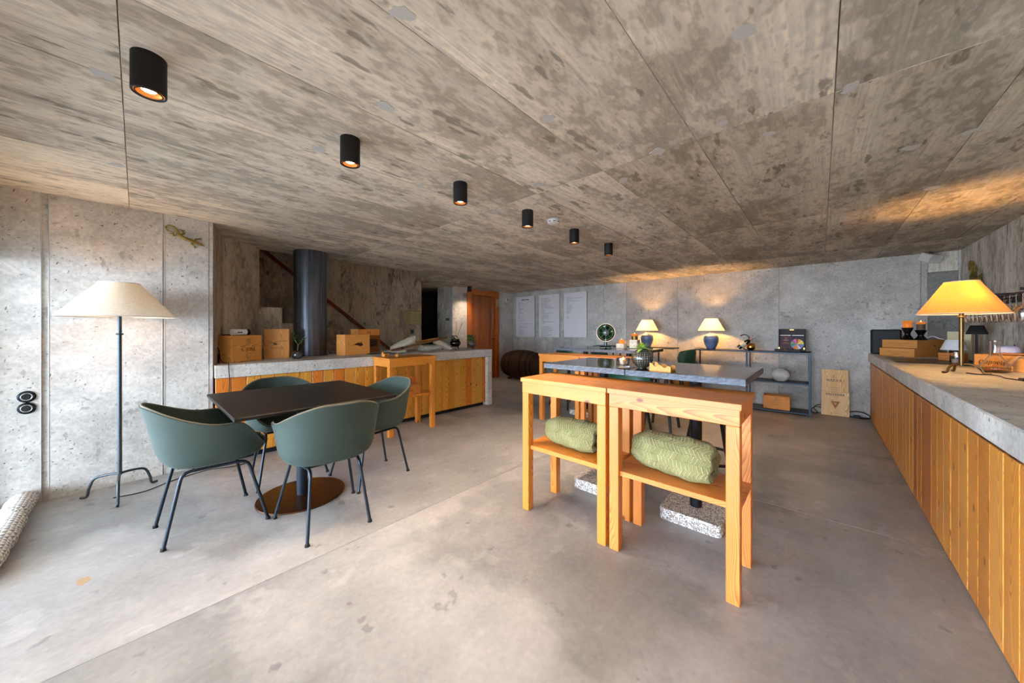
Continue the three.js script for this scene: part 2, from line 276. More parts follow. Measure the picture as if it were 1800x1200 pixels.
{ const s = new THREE.Shape(); s.moveTo(1.0, -.02); s.lineTo(1.0, 1.515); let y = 1.515, d = 1.24; while (y > .1) { s.lineTo(d, y); y -= .195; s.lineTo(d, Math.max(y, -.02)); d += .24; } s.closePath();
  const g = new THREE.ExtrudeGeometry(s, { depth: .15, bevelEnabled: false }); g.rotateY(PI / 2); const uv = g.attributes.uv; for (let i = 0; i < uv.count; i++) uv.setXY(i, uv.getX(i) / 4.2, uv.getY(i) / 4.2);
  part(stairs, 'stringer', g, MW.board, [-5.21, 0, 0]);
  for (let k = -7; k < 8; k++) { const top = 1.515 - .195 * k; if (top < .1 || top > 3) continue; boxAt(stairs, 'step', -6.38, -5.21, Math.max(0, top - .5), top - .01, 1.24 + .24 * (k - 1), 1.24 + .24 * k, MW.board, .003, 0, CT); } }
const wallDoor = struct('wall_door');
boxAt(wallDoor, 'panel', -6.45, -6.2, -.05, H + .2, 4.82, 5.256, MW.wall, .004, 1);
boxAt(wallDoor, 'panel', -6.45, -6.2, -.05, H + .2, 6.312, DB + .1, MW.wall, .004, 1);
boxAt(wallDoor, 'panel', -6.45, -6.2, 2.21, H + .2, 5.256, 6.312, MW.wall, .004, 2);
boxAt(wallDoor, 'panel', -6.77, -6.45, -.05, H + .2, 4.82, 5.02, MW.boardGrey, .004, 1, CT);
const wallCorridor = struct('wall_corridor');
boxAt(wallCorridor, 'panel', -9.2, -9.0, -.05, H + .2, 3.9, 6.5, MW.wallDark, .003, 1);
boxAt(wallCorridor, 'panel', -9.2, -6.4, -.05, H + .2, 3.9, 4.10, MW.wallDark, .003, 1);
boxAt(wallCorridor, 'panel', -9.2, -6.45, -.05, H + .2, 6.3, 6.5, MW.wallDark, .003, 1);
boxAt(wallCorridor, 'panel', -6.60, -6.45, -.05, H + .2, 5.02, 6.4, MW.wallDark, .003, 1);
// the wooden door
const door = struct('door_1');
for (const [d0, d1] of [[5.256, 5.378], [6.208, 6.312]]) boxAt(door, 'door_frame', -6.42, -6.172, 0, 2.21, d0 + .002, d1, M.doorFrame, .003, 1, WT);
boxAt(door, 'door_frame', -6.42, -6.172, 2.075, 2.21, 5.38, 6.206, M.doorFrame, .003, 2, WT);
for (let i = 0; i < 7; i++) boxAt(door, 'plank', -6.26, -6.215 + rr(-.001, .001), .006, 2.07, 5.382 + .1175 * i, 5.382 + .1175 * (i + 1) - .004, M.door[[0, 1, 2, 1, 0, 2, 0][i]], .003, 1, WT);
part(door, 'door_handle', merge([rod([-6.215, 1.0, -6.12], [-6.16, 1.0, -6.12], .009), rod([-6.165, 1.0, -6.13], [-6.165, 1.0, -6.02], .009)]), M.black);
// glazed front behind the camera: daylight comes in here
const wallFront = struct('wall_front');
const XG = XR, HG = 1.80;
boxAt(wallFront, 'lintel', XL, XR, HG - .03, HG, DF - .12, DF + .0, M.black);
boxAt(wallFront, 'sill', XL, XR, -.02, .012, DF - .12, DF, M.black);
boxAt(wallFront, 'panel', XL, XR, HG, H + .2, DF - .2, DF, MW.wall, .004, 0);
{ const n = 4, w = (XG - XL) / n; for (let i = 0; i < n; i++) { const x0 = XL + w * i, x1 = x0 + w, W = struct('window_' + (i + 1));
    for (const x of [x0 + .02, x1 - .02]) boxAt(W, 'window_frame', x - .02, x + .02,   .012, HG - .03, DF - .09, DF - .03, M.black);
    boxAt(W, 'window_frame', x0 + .04, x1 - .04, .012, .06, DF - .09, DF - .03, M.black); boxAt(W, 'window_frame', x0 + .04, x1 - .04, HG - .08, HG - .03, DF - .09, DF - .03, M.black);
    part(W, 'pane', new THREE.PlaneGeometry(w - .08, HG - .14), phy({ color: 0xffffff, roughness: 0, transmission: 1, thickness: 0, ior: 1.05 }), [(x0 + x1) / 2, (HG - .02) / 2, -(DF - .06)]); } }
const wallAddedShade = struct('wall_added_shade');     // unseen wall added on the bar side to cut daylight from the right
boxAt(wallAddedShade, 'panel', XR, XR + .25, -.2, H + .3, -6.2, DF - .12, MW.wall, .004, 1);
const terrace = struct('terrace');
boxAt(terrace, 'paving', -16, 12, -.25, -.03, -22, DF - .1, MW.floor, .003, 0, [4, 4]);

// ---------------------------------------------------------------- plank-fronted concrete counters
{ const t = thing('counter', 'left concrete counter with orange plank front in the stair niche, carrying wine crates and stones', 'counter', [-4.10, 0, 2.225]);
  const x = (X) => X + 4.10, z = (d) => -(d - 2.225);
  const sh = new THREE.Shape(); [[-4.05, .478], [-4.15, .482], [-4.70, .668], [-5.03, 1.03], [-5.03, 3.975], [-4.05, 3.975]].forEach(([X, d], i) => sh[i ? 'lineTo' : 'moveTo'](x(X), d - 2.225)); sh.closePath();
  const wg = new THREE.ExtrudeGeometry(sh, { depth: .105, bevelEnabled: true, bevelSize: 0, bevelThickness: .005, bevelSegments: 1 }); wg.rotateX(-PI / 2); for (let i = 0, q = wg.attributes.uv; i < q.count; i++) q.setXY(i, q.getX(i) / 3, q.getY(i) / 3);
  part(t, 'worktop', wg, MW.worktop, [0, .80, 0]);
  part(t, 'end_panel', cbox(.96, .795, .105, .006, 1, null, [3, 3]), MW.slab, [x(-4.05 - .48), .3975, z(3.9225)]);
  part(t, 'kickboard', cbox(.05, .80, 3.30, .002, 2), M.blackMatte, [x(-4.155), .40, z(2.19)]);
  let d = .482, i = 0; const tones = [4, 4, 1, 1, 1, 1, 1, 4, 1, 4, 1, 1, 0, 0, 1, 0, 1, 0, 1, 0, 2, 0, 0, 2, 3, 0, 4, 3, 3, 4];
  while (d < 3.85) { const w = Math.min(.1145, 3.866 - d); part(t, 'plank', cbox(.022, .735, w - .005, .003, 1, null, WT), M.cedar[tones[i % tones.length]], [x(-4.100 - .011 + rr(-.001, .001)), .42, z(d + w / 2)]); d += w; i++; }
}
{ const t = thing('counter', 'long bar counter on the right with thick concrete top and upright wooden planks', 'counter', [.9, 0, 3.12]);
  const z = (d) => -(d - 3.12);
  part(t, 'worktop', cbox(.776, .11, 7.50, .006, 2, null, [3, 3]), MW.worktop, [.495 + .388 - .9, .85, z(3.12)]);
  part(t, 'carcass', cbox(.70, .78, 7.46, .003, 2), M.blackMatte, [.91 - .9, .395, z(3.12)]);
  let d = -.62, i = 0; const tones = [0, 1, 3, 1, 0, 1, 3, 1, 0, 3, 1, 1, 0, 1, 3, 0, 1, 0, 1, 0, 3, 2, 0, 3, 1, 3, 1, 0, 4, 4, 2, 4, 3, 1, 3, 1, 1, 3, 1, 1, 3, 0, 1, 3, 1, 0, 1, 1, 0, 3, 1, 0, 2];
  while (d < 6.85) { const w = Math.min(.1415, 6.89 - d); part(t, 'plank', cbox(.022, .765, w - .0045, .003, 1, null, WT), M.bar[tones[i % tones.length]], [.515 + .011 - .9 + rr(-.0008, .0008), .388, z(d + w / 2)]); d += w; i++; }
}

// ---------------------------------------------------------------- ceiling spotlights
{ const mk = () => { const t = thing('ceiling_spotlight', '', 'spotlight', [0, H, 0]);
    const body = latheSmooth([[.0001, 0], [.046, 0], [.0475, -.003], [.0475, -.13], [.046, -.134]], 32, 60); 
    part(t, 'housing', lathe([[.0001, -.0005], [.047, -.0005], [.0475, -.003], [.0475, -.131], [.0465, -.134], [.042, -.134], [.0405, -.131]], 40), M.black);
    part(t, 'reflector', lathe([[.0405, -.1305], [.034, -.125], [.026, -.118], [.0001, -.1175]], 40), std({ color: 0xffb060, roughness: .35, metalness: .6, side: THREE.DoubleSide }));  // orange tint puts the warm halo round the lens into the colour
    part(t, 'trim_ring', new THREE.TorusGeometry(.036, .0022, 8, 40).rotateX(PI / 2), M.iron, [0, -.1325, 0]);
    return t; };
  const proto = mk(); const names = ['nearest ceiling spotlight, above the floor lamp and dining table', 'second black ceiling spotlight counting from the window', 'third black ceiling spotlight counting from the window', 'black ceiling spotlight just left of the white smoke detector', 'black ceiling spotlight just right of the white smoke detector', 'farthest black spotlight of the row, nearest the table lamps'];
  const ds = [.03, .745, 1.475, 2.19, 2.917, 3.655]; const all = [];
  ds.forEach((d, i) => { const o = i ? copy(proto, names[i], [-1.81, H, d]) : proto; if (!i) { o.position.set(-1.81, H, -d); o.userData.label = names[0]; } o.userData.group = 'row of ceiling spotlights'; all.push(o); });
  const dsp = copy(proto, 'small black spotlight on the ceiling in front of the wooden door', [-5.95, H, 5.12]); delete dsp.userData.group; dsp.scale.setScalar(.95); all.push(dsp);
  all.forEach((o, i) => {
    part(o, 'lens', new THREE.SphereGeometry(.021, 24, 10, 0, 2 * PI, PI / 2, PI / 2).scale(1, .35, 1), std({ color: 0xfff0d8, emissive: new THREE.Color(1, .66, .34), emissiveIntensity: 16 }), [0, -.1185, 0]);
    const s = new THREE.SpotLight(new THREE.Color(...WARM), SPOT_CD * (i === 6 ? .65 : 1), 0, 1.05, 1, 2); s.position.set(0, -.137, 0); s.target.position.set(0, -2, 0); s.castShadow = true; s.shadow.radius = 2.2; s.name = 'spot_lamp'; o.add(s, s.target);
  });
}

// ---------------------------------------------------------------- wooden consoles
function makeConsole(mat, matTop) {
  const t = thing('console_table', '', 'console table', [0, 0, 0]);                // 0.64 long along x, 0.42 deep
  const W = .64, D = .41, leg = .055;
  for (const [sx, sz] of [[-1, 1], [1, 1], [-1, -1], [1, -1]]) part(t, 'leg', cbox(leg, .805, leg, .003, 1, null, WT), mat, [sx * (W / 2 - leg / 2 - .008), .4025, sz * (D / 2 - leg / 2 - .012)]);
  for (const s of [1, -1]) part(t, 'apron', cbox(W - .016, .075, .022, .002, 0, null, WT), mat, [0, .8425, s * (D / 2 - .022)]);
  for (const s of [1, -1]) part(t, 'apron', cbox(.022, .075, D - .068, .002, 2, null, WT), mat, [s * (W / 2 - .019), .8425, 0]);
  for (const k of [-1, 0, 1]) part(t, 'top_board', cbox(W, .028, D / 3 - .0008, .0018, 0, null, WT), matTop, [0, .894, k * D / 3]);
  for (const k of [-.5, .5]) part(t, 'shelf_board', cbox(W - .018, .028, .168, .0018, 0, null, WT), matTop, [0, .431, k * .17]);
  return t;
}
const c1 = makeConsole(M.pine, M.pine), c2 = makeConsole(M.pineR, M.pineR);
const cg = 'wooden consoles with a shelf';
c1.position.set(-1.22, 0, -1.99); c1.userData.label = 'yellow pine console in front with the paler green blanket roll on its shelf';
c2.position.set(-.577, 0, -1.995); c2.userData.label = 'reddish pine console nearest the camera holding the large green blanket roll';
const c3 = copy(c1, 'pine console behind the front bar tables, nearer the barrel', [-2.56, 0, 3.92]);
const c4 = copy(c2, 'pine console behind the front bar tables, nearer the table lamps', [-1.915, 0, 3.925]);
const c5 = copy(c1, 'orange pine console standing against the left plank-fronted counter', [-3.838, 0, 2.25], PI / 2);
for (const c of [c1, c2, c3, c4, c5]) c.userData.group = cg;

// ---------------------------------------------------------------- green velvet armchairs
const velvet = phy({ color: new THREE.Color().setRGB(.036, .058, .049), roughness: .85, sheen: .38, sheenColor: new THREE.Color(.40, .46, .42), sheenRoughness: .5 });
const pipingM = phy({ color: new THREE.Color().setRGB(.13, .11, .075), roughness: .9, sheen: .6, sheenColor: new THREE.Color(.6, .52, .4) });
function makeArmchair() {                                     // front towards +z
  const t = thing('armchair', '', 'chair', [0, 0, 0]);
  const rimH = (a) => { const q = Math.abs(a); return .485 + .185 * sm(.62, 1.35, q) + .125 * sm(1.5, 2.9, q); };          // a = 0 front, pi back
  const ext = (a, s) => { const c = Math.cos(a), n = Math.sin(a), e = 2.6; const ax = .292 * s, az = (c > 0 ? .27 : .265) * s; return Math.pow(Math.pow(Math.abs(n) / ax, e) + Math.pow(Math.abs(c) / az, e), -1 / e); };
  const prof = new THREE.CatmullRomCurve3([[0, 0, 0], [.35, 0, 0], [.62, .0, 0], [.80, .035, 0], [.905, .20, 0], [.955, .52, 0], [1.0, .85, 0], [1.03, 1, 0]].map(V3), false, 'centripetal').getPoints(60);
  const pt = (u, v, inset) => {
    const a = (u - .5) * 2 * PI, p = prof[Math.round(v * 60)], h = rimH(a), base = .425, fr = sm(.9, .2, Math.abs(a));
    const rec = sm(1.9, 3.1, Math.abs(a)) * .045 * p.y;                                 // back leans out
    const r = (ext(a, 1) * (p.x + fr * .02) + rec) - inset * (.3 + p.y);
    const y = base + (h - base) * (fr > 0 ? lerp(p.y, Math.pow(p.x, 4) * .6 + p.y * .4, fr) : p.y) + inset * (1 - clamp(p.y * 1.6)) - .018 * (1 - sm(0, .7, p.x));
    return [Math.sin(a) * r, y, Math.cos(a) * r];
  };
  const th = .017, outer = gridGeo(96, 60, (u, v) => pt(u, v, 0)), inner = gridGeo(96, 60, (u, v) => pt(1 - u, v, th));
  const rim = gridGeo(96, 4, (u, v) => { const a = pt(u, 1, 0), b = pt(u, 1, th), k = v; return [lerp(a[0], b[0], k), lerp(a[1], b[1], k) + .004 * Math.sin(PI * k), lerp(a[2], b[2], k)]; });
  part(t, 'shell', mergeVertices(merge([outer, inner, rim]), 1e-5), velvet);
  const rp = []; for (let i = 0; i < 96; i++) { const q = pt(i / 96, 1, th / 2); rp.push([q[0], q[1] + .004, q[2]]); }
  part(t, 'piping', tube(rp, .0055, 192, 6, true), pipingM);
  for (const s of [-1, 1]) part(t, 'leg_frame', bentTube([[s * .248, .012, .238], [s * .172, .395, .150], [s * .140, .40, -.155], [s * .178, .012, -.235]], .0095, .045, 10), M.legs);
  for (const z of [.10, -.10]) part(t, 'crossbar', rod([-.158, .400, z], [.158, .400, z], .008), M.legs);
  for (const [sx, sz] of [[-1, .239], [1, .239], [-.717, -.236], [.717, -.236]]) part(t, 'foot_cap', new THREE.CylinderGeometry(.012, .014, .014, 14), M.blackMatte, [sx * .2485, .007, sz]);
  return t;
}
const a1 = makeArmchair();
a1.position.set(-2.92, 0, -.325); a1.rotation.y = PI + .06; a1.userData.label = 'green velvet armchair nearest the floor lamp, at the left end of the dark table'; a1.userData.group = 'armchairs round the dark table';
copy(a1, 'green velvet armchair with its back to the room, in front of the dark table', [-2.40, 0, .845], -PI / 2 - .05);
copy(a1, 'green velvet armchair behind the dark table against the plank counter', [-3.42, 0, .86], PI / 2 + .04);
copy(a1, 'green velvet armchair at the far end of the dark table, beside the console', [-2.85, 0, 1.355], .05);
{ const t = thing('dining_table', 'dark rectangular pedestal table with a bronze disc foot among the velvet armchairs', 'table', [-2.885, 0, .835]);
  const topT = texture(512, 512, (u, v, o) => { const l = vn(u * 26, v * 130, 26, 130, 201), b = fbm(u, v, 3, 9, 3, 205); const g = 14 + l * 12 + (b - .5) * 10; o[0] = g * 1.12; o[1] = g * .95; o[2] = g * .84; o[3] = l; }, null, true);
  part(t, 'tabletop', cbox(1.05, .022, .965, .005, 0, null, [.8, .8]), phy({ map: topT.map, bumpMap: topT.bump, bumpScale: .0003, roughness: .42, specularIntensity: .45 }), [0, .744, 0]);
  part(t, 'column', merge([rod([0, .012, 0], [0, .735, 0], .036, .036, 28), at(cbox(.30, .008, .30, .001), 0, .729, 0)]), std({ color: 0x2a3340, roughness: .4, metalness: .6 }));
  part(t, 'foot_disc', lathe([[.0001, 0], [.286, 0], [.287, .003], [.286, .009], [.28, .011], [.0001, .012]], 72), std({ color: 0x4a2c17, roughness: .32, metalness: .75 }));
}

// ---------------------------------------------------------------- bar tables on terrazzo feet
const terraz = texture(512, 512, (u, v, o) => {
  let best = 9, second = 9, id = 0; const n = 44; const gx = Math.floor(u * n), gy = Math.floor(v * n);
  for (let j = -1; j <= 1; j++) for (let i = -1; i <= 1; i++) { const a = (gx + i + n) % n, b = (gy + j + n) % n, hx = vn(a * 3.7, b * 5.1, 256, 256, 3), hy = vn(a * 6.3, b * 2.9, 256, 256, 8); const d = Math.hypot(u * n - gx - i - hx, v * n - gy - j - hy); if (d < best) { second = best; best = d; id = vn(a * 9.1, b * 7.7, 256, 256, 14); } else if (d < second) second = d; }
  const chip = second - best > .16 && best < .5 ? 1 : 0, c = id < .24 ? [52, 44, 40] : id < .46 ? [130, 96, 76] : id < .62 ? [150, 148, 144] : [226, 221, 214];
  o[0] = chip ? c[0] : 226; o[1] = chip ? c[1] : 222; o[2] = chip ? c[2] : 216; o[3] = .5;
}, null, false);
const terrazM = std({ map: terraz.map, roughness: .5 });
function roundedSlab(w, d, h, r) { const s = new THREE.Shape(), a = w / 2, b = d / 2; s.moveTo(-a + r, -b); s.lineTo(a - r, -b); s.quadraticCurveTo(a, -b, a, -b + r); s.lineTo(a, b - r); s.quadraticCurveTo(a, b, a - r, b); s.lineTo(-a + r, b); s.quadraticCurveTo(-a, b, -a, b - r); s.lineTo(-a, -b + r); s.quadraticCurveTo(-a, -b, -a + r, -b);
  const g = new THREE.ExtrudeGeometry(s, { depth: h - .012, bevelEnabled: true, bevelSize: .006, bevelThickness: .006, bevelSegments: 2 }); g.translate(0, 0, .006); g.rotateX(-PI / 2); const uv = g.attributes.uv; for (let i = 0; i < uv.count; i++) uv.setXY(i, uv.getX(i) / .38, uv.getY(i) / .38); return g; }
const edgeTex = texture(512, 64, (u, v, o) => { const g = 96 + (vn(u * 120, v * 10, 120, 10, 230) - .5) * 40 + (fbm(u, v, 20, 4, 2, 233) - .5) * 40; o[0] = g * .9; o[1] = g * .98; o[2] = g * 1.1; o[3] = .5; }, null, false);
function makeBarTable() {
  const t = thing('bar_table', '', 'bar table', [0, 0, 0]);
  part(t, 'edge_band', cbox(.652, .036, .73, .003, 0, null, [.5, .1]), std({ map: edgeTex.map, roughness: .55 }), [0, .960, 0]);
  part(t, 'tabletop', cbox(.644, .004, .722, .001), phy({ color: 0x1e140e, roughness: .10, clearcoat: .3, clearcoatRoughness: .05 }), [0, .9785, 0]);
  part(t, 'column', rod([0, .07, 0], [0, .942, 0], .036, .036, 24), std({ color: 0x20242b, roughness: .35, metalness: .6 }));
  part(t, 'terrazzo_foot', roundedSlab(.35, .35, .075, .04), terrazM);
  return t;
}
const b1 = makeBarTable(); b1.position.set(-1.268, 0, -2.49); b1.userData.label = 'front black-topped bar table with the glass candle holder at its corner';
const b2 = copy(b1, 'front black-topped bar table with the gridded succulent vase on it', [-.612, 0, 2.49]);
const b3 = copy(b1, 'rear black-topped bar table nearer the barrel, behind the far consoles', [-2.565, 0, 4.45]);
const b4 = copy(b1, 'rear black-topped bar table carrying the fan and orange candles', [-1.908, 0, 4.45]);
for (const b of [b1, b2, b3, b4]) b.userData.group = 'bar tables on terrazzo feet';

// ---------------------------------------------------------------- steel shelving
function shelving(label, x0, x1, posts, shelves) {
  const t = thing('shelving_unit', label, 'shelf', [(x0 + x1) / 2, 0, 6.625]); const cx = (x0 + x1) / 2;
  part(t, 'top_shelf', cbox(x1 - x0, .02, .35, .002), M.steel, [0, .895, 0]);
  for (const x of posts) for (const z of [.163, -.163]) part(t, 'post', cbox(.024, .885, .024, .002), M.steel, [x - cx, .4425, z]);
  for (const [a, b, y] of shelves) part(t, 'shelf', cbox(b - a, .02, .35, .002), M.steel, [(a + b) / 2 - cx, y, 0]);
  return t;
}
shelving('dark steel shelving holding a table lamp, white vase and wooden crate', -1.612, -.098, [-1.598, -.86, -.112], [[-1.598, -.112, .022], [-.86, -.112, .448]]);
shelving('dark steel shelving behind the rear bar tables with the other table lamp', -3.55, -1.95, [-3.50, -3.1, -2.75, -2.32], [[-3.5, -2.32, .30]]);

// ================================================================ smaller things
const linen = texture(512, 512, (u, v, o) => { const a = vn(u * 256, v * 40, 256, 40, 301), b = vn(u * 40, v * 256, 40, 256, 302), g = 246 + (a - .5) * 20 + (b - .5) * 20; o[0] = g; o[1] = g * .965; o[2] = g * .89; o[3] = a; }, [3, 1], false);
const shadeM = (rgb, t = .4) => phy({ map: linen.map, color: new THREE.Color().setRGB(...rgb), roughness: 1, transmission: t, thickness: 0, side: THREE.DoubleSide });
function lampLight(parent, pos, cd, color, rad = 1.2) {
  part(parent, 'bulb', new THREE.SphereGeometry(.028, 20, 14), std({ color: 0xfff1d6, emissive: new THREE.Color(...color), emissiveIntensity: 5 }), pos);
  const p = new THREE.PointLight(new THREE.Color(...color), cd, 0, 2); p.position.set(...pos); p.castShadow = true; p.shadow.radius = rad; p.name = 'lamp_light'; parent.add(p);
}
// --- floor lamp
{ const t = thing('floor_lamp', 'wrought iron tripod floor lamp with a wide cream conical shade by the left wall', 'floor lamp', [-3.87, 0, -.085]);
  const m = std({ color: 0x4a5258, roughness: .45, metalness: .7 });
  part(t, 'pole', rod([0, .16, 0], [0, 1.44, 0], .0125, .0105, 16), m);
  part(t, 'collar', lathe([[.0001, 1.20], [.019, 1.20], [.02, 1.206], [.019, 1.212], [.0001, 1.212]], 24), m);
  for (const a of [.02, 2.22, 4.1]) { const c = Math.cos(a), s = Math.sin(a); part(t, 'leg', tube([[0, .17, 0], [c * .07, .165, s * .07], [c * .155, .14, s * .155], [c * .19, .07, s * .19], [c * .205, .012, s * .205], [c * .24, .008, s * .24]], .0085, 40, 8), m); }
  part(t, 'shade', latheSmoothLine([[.105, 1.585], [.300, 1.335]]), shadeM([1, 1, 1], .20));
  part(t, 'shade_rim', merge([new THREE.TorusGeometry(.300, .003, 8, 64).rotateX(PI / 2).translate(0, 1.335, 0), new THREE.TorusGeometry(.105, .003, 8, 48).rotateX(PI / 2).translate(0, 1.585, 0)]), M.offWhite);
  part(t, 'spider', merge([rod([-.104, 1.575, 0], [.104, 1.575, 0], .002), rod([0, 1.575, -.104], [0, 1.575, .104], .002), rod([0, 1.43, 0], [0, 1.575, 0], .004)]), m);
  lampLight(t, [.0, 1.50, 0], LAMP_CD * .22, AMBER);
  const k = thing('power_cord', 'thin black cord from the floor lamp running behind the nearest armchair', 'cord', [-3.87, 0, -.085]);
  part(k, 'cord', tube([[.03, .006, .03], [.05, .006, -.12], [-.05, .006, -.28], [-.12, .006, -.5], [-.05, .006, -.72], [-.16, .006, -.85], [-.18, .10, -.90]], .004, 70, 6), M.cable);
}
function latheSmoothLine(p, seg = 72) { return lathe(p.map(q => q), seg); }
// --- round wall sockets
{ const mk = (label, y) => { const t = thing('wall_socket', label, 'socket', [XL, y, -.522], PI / 2); t.userData.group = 'round wall sockets';
    part(t, 'plate', lathe([[.0001, 0], [.040, 0], [.041, .004], [.038, .010], [.033, .012], [.0001, .012]], 40).rotateX(PI / 2), std({ color: 0x2b3238, roughness: .25, metalness: .9 }));
    part(t, 'ring', new THREE.TorusGeometry(.024, .003, 8, 36), M.chrome, [0, 0, .012]); part(t, 'insert', lathe([[.0001, 0], [.021, 0], [.02, .003], [.006, .001], [.0001, .001]], 30).rotateX(PI / 2), M.black, [0, 0, .012]); };
  mk('upper round dark metal socket on the left concrete wall', .765); mk('lower round dark metal socket on the left concrete wall', .683); }
// --- draught stopper
{ const tx = texture(256, 256, (u, v, o) => { const n = 6, a = u * n, b = v * n, i = Math.floor(a), j = Math.floor(b), fx = a - i, fy = b - j; const up = (i + j) % 2 ? fx > fy : fx + fy > 1; const q = LAT[(i * 31 + j * 17) & 1023]; const g = up ? 222 : 120 + q * 60; o[0] = g; o[1] = g * .99; o[2] = g * .97; o[3] = .5; }, [3, 3], false);
  const m = std({ map: tx.map, roughness: .95 });
  const mk = (label, x0, x1, z) => { const t = thing('draught_stopper', label, 'draught stopper', [(x0 + x1) / 2, 0, z], 0, 'patterned draught stoppers'); const L = x1 - x0;
    part(t, 'bolster', gridGeo(40, 60, (u, v) => { const e = Math.pow(Math.max(0, 1 - Math.pow(Math.abs(v * 2 - 1), 7)), .5), r = (.062 + .004 * Math.sin(v * 17) + .003 * Math.sin(v * 31 + u * 9)) * e + .001, a = -u * 2 * PI; return [(v - .5) * L, .056 + Math.sin(a) * r * .9, Math.cos(a) * r]; }, [1, 2.4]), m);
    part(t, 'end_seam', new THREE.TorusGeometry(.03, .004, 6, 24).rotateY(PI / 2), m, [L * .492, .056, 0]); };
  mk('triangle-patterned draught stopper pushed into the corner against the left wall', -4.155, -3.78, -.53); mk('triangle-patterned draught stopper lying nearer the camera along the glass front', -3.77, -3.0, -.52); }
// --- lizards
const lizardM = std({ color: 0x8a7a3a, roughness: .38, metalness: .55 });
{ const s = .00345, L = (x, y, z = 0) => [x * s, y * s, .014 + z];
  const t = thing('lizard_ornament', 'green-gold lizard ornament climbing the left wall above the floor lamp', 'ornament', [XL, 2.065, .285], PI / 2, 'metal lizard ornaments');
  const B = [], ch = (pts, r) => { for (let i = 0; i < pts.length - 1; i++) B.push([pts[i], pts[i + 1], r[i], r[i + 1]]); };
  ch([L(37, -19), L(31, -17, .004), L(25, -15, .002), L(18, -12, .004), L(10, -10, .006), L(2, -8, .006), L(-6, -4, .004), L(-12, 1)], [.004, .009, .010, .011, .014, .015, .013, .011]);
  ch([L(-12, 1), L(-15, 12), L(-21, 18.5), L(-29, 20.5), L(-35, 15), L(-31, 7), L(-20, 3)], [.011, .009, .0075, .006, .005, .0045, .0035]);
  ch([L(18, -12), L(20, -5), L(27, -3)], [.007, .006, .005]); ch([L(27, -3), L(31, 0)], [.004, .003]); ch([L(27, -3), L(32, -4)], [.004, .003]);
  ch([L(16, -12), L(13, -19), L(18, -24)], [.007, .006, .005]); ch([L(18, -24), L(23, -25)], [.004, .003]); ch([L(18, -24), L(19, -29)], [.004, .003]);
  ch([L(-9, 0), L(-2, 6), L(-5, 12)], [.008, .007, .005]); ch([L(-5, 12), L(0, 14)], [.004, .003]); ch([L(-5, 12), L(-9, 15)], [.004, .003]);
  ch([L(-12, -1), L(-20, -3), L(-22, 1)], [.008, .006, .005]); ch([L(-22, 1), L(-27, 0)], [.004, .003]);
  part(t, 'body', sdfMesh(B, [0, 0, .014], .14, 120, .006), lizardM);
  for (const [x, y] of [[31, -14.6], [29.5, -19.6]]) part(t, 'eye', new THREE.SphereGeometry(.0032, 12, 8), M.blackGloss, [x * s, y * s, .027]);
  const k = copy(t, 'dark lizard ornament on the right wall just behind the glowing brass lamp', [XR, 1.86, 6.24], -PI / 2); k.rotation.set(0, -PI / 2, -.12); k.scale.setScalar(1.9);
}
// --- detectors, siren, signs
for (const [x, d, r, label] of [[-1.775, 2.51, .056, 'white smoke detector on the ceiling between two black spotlights'], [-5.5, 4.42, .05, 'small white detector on the ceiling near the wooden door']]) {
  const t = thing('smoke_detector', label, 'smoke detector', [x, H, d]);
  part(t, 'housing', lathe([[.0001, 0], [r, 0], [r, -.014], [r * .94, -.032], [r * .72, -.042], [.0001, -.045]], 40), M.white);
  for (let i = 0; i < 8; i++) { const a = i / 8 * 2 * PI; part(t, 'slot', cbox(r * .38, .006, .004, .001), M.black, [Math.cos(a) * r * .93, -.029, Math.sin(a) * r * .93], [0, -a + PI / 2, 0]); } }
{ const t = thing('siren', 'pale square siren box high in the back right corner under the ceiling', 'siren', [1.04, 2.155, 6.79], .8);
  part(t, 'housing', cbox(.16, .105, .13, .006), std({ color: 0xd2cec6, roughness: .6 }), [0, 0, 0], [.5, 0, 0]); part(t, 'bracket', cbox(.06, .05, .09, .003), M.black, [.02, .045, -.045]); part(t, 'grille', cbox(.11, .004, .09, .001), std({ color: 0x9a968e, roughness: .7 }), [0, -.048, -.026], [.5, 0, 0]); }
{ const t = thing('motion_sensor', 'small white motion sensor on the wall right of the wooden door', 'sensor', [-6.2, 2.02, 6.61], PI / 2);
  part(t, 'housing', cbox(.062, .135, .034, .008), M.white, [0, 0, .017]); part(t, 'lens', cbox(.026, .07, .01, .003), std({ color: 0x4a4a4c, roughness: .3 }), [.008, .01, .034]); }
function sheet(name, label, category, w, h, draw, pos, turn, pw = 256, thick = .004, paper = [.8, .8, .78]) {
  const t = thing(name, label, category, pos, turn), tx = canvasTex(pw, Math.round(pw * h / w), draw);
  part(t, 'board', cbox(w, h, thick, .0006), std({ color: new THREE.Color().setRGB(...paper), roughness: .7 }), [0, 0, thick / 2]);
  part(t, 'print', new THREE.PlaneGeometry(w - .002, h - .002), std({ map: tx, roughness: .7 }), [0, 0, thick + .0006]); return t;
}
function bars(g, x, y, len, q, h) { let p = x; while (p < x + len) { const w = Math.min(x + len - p, 5 + q() * 16); g.fillRect(p, y, w, h); p += w + 4; } }
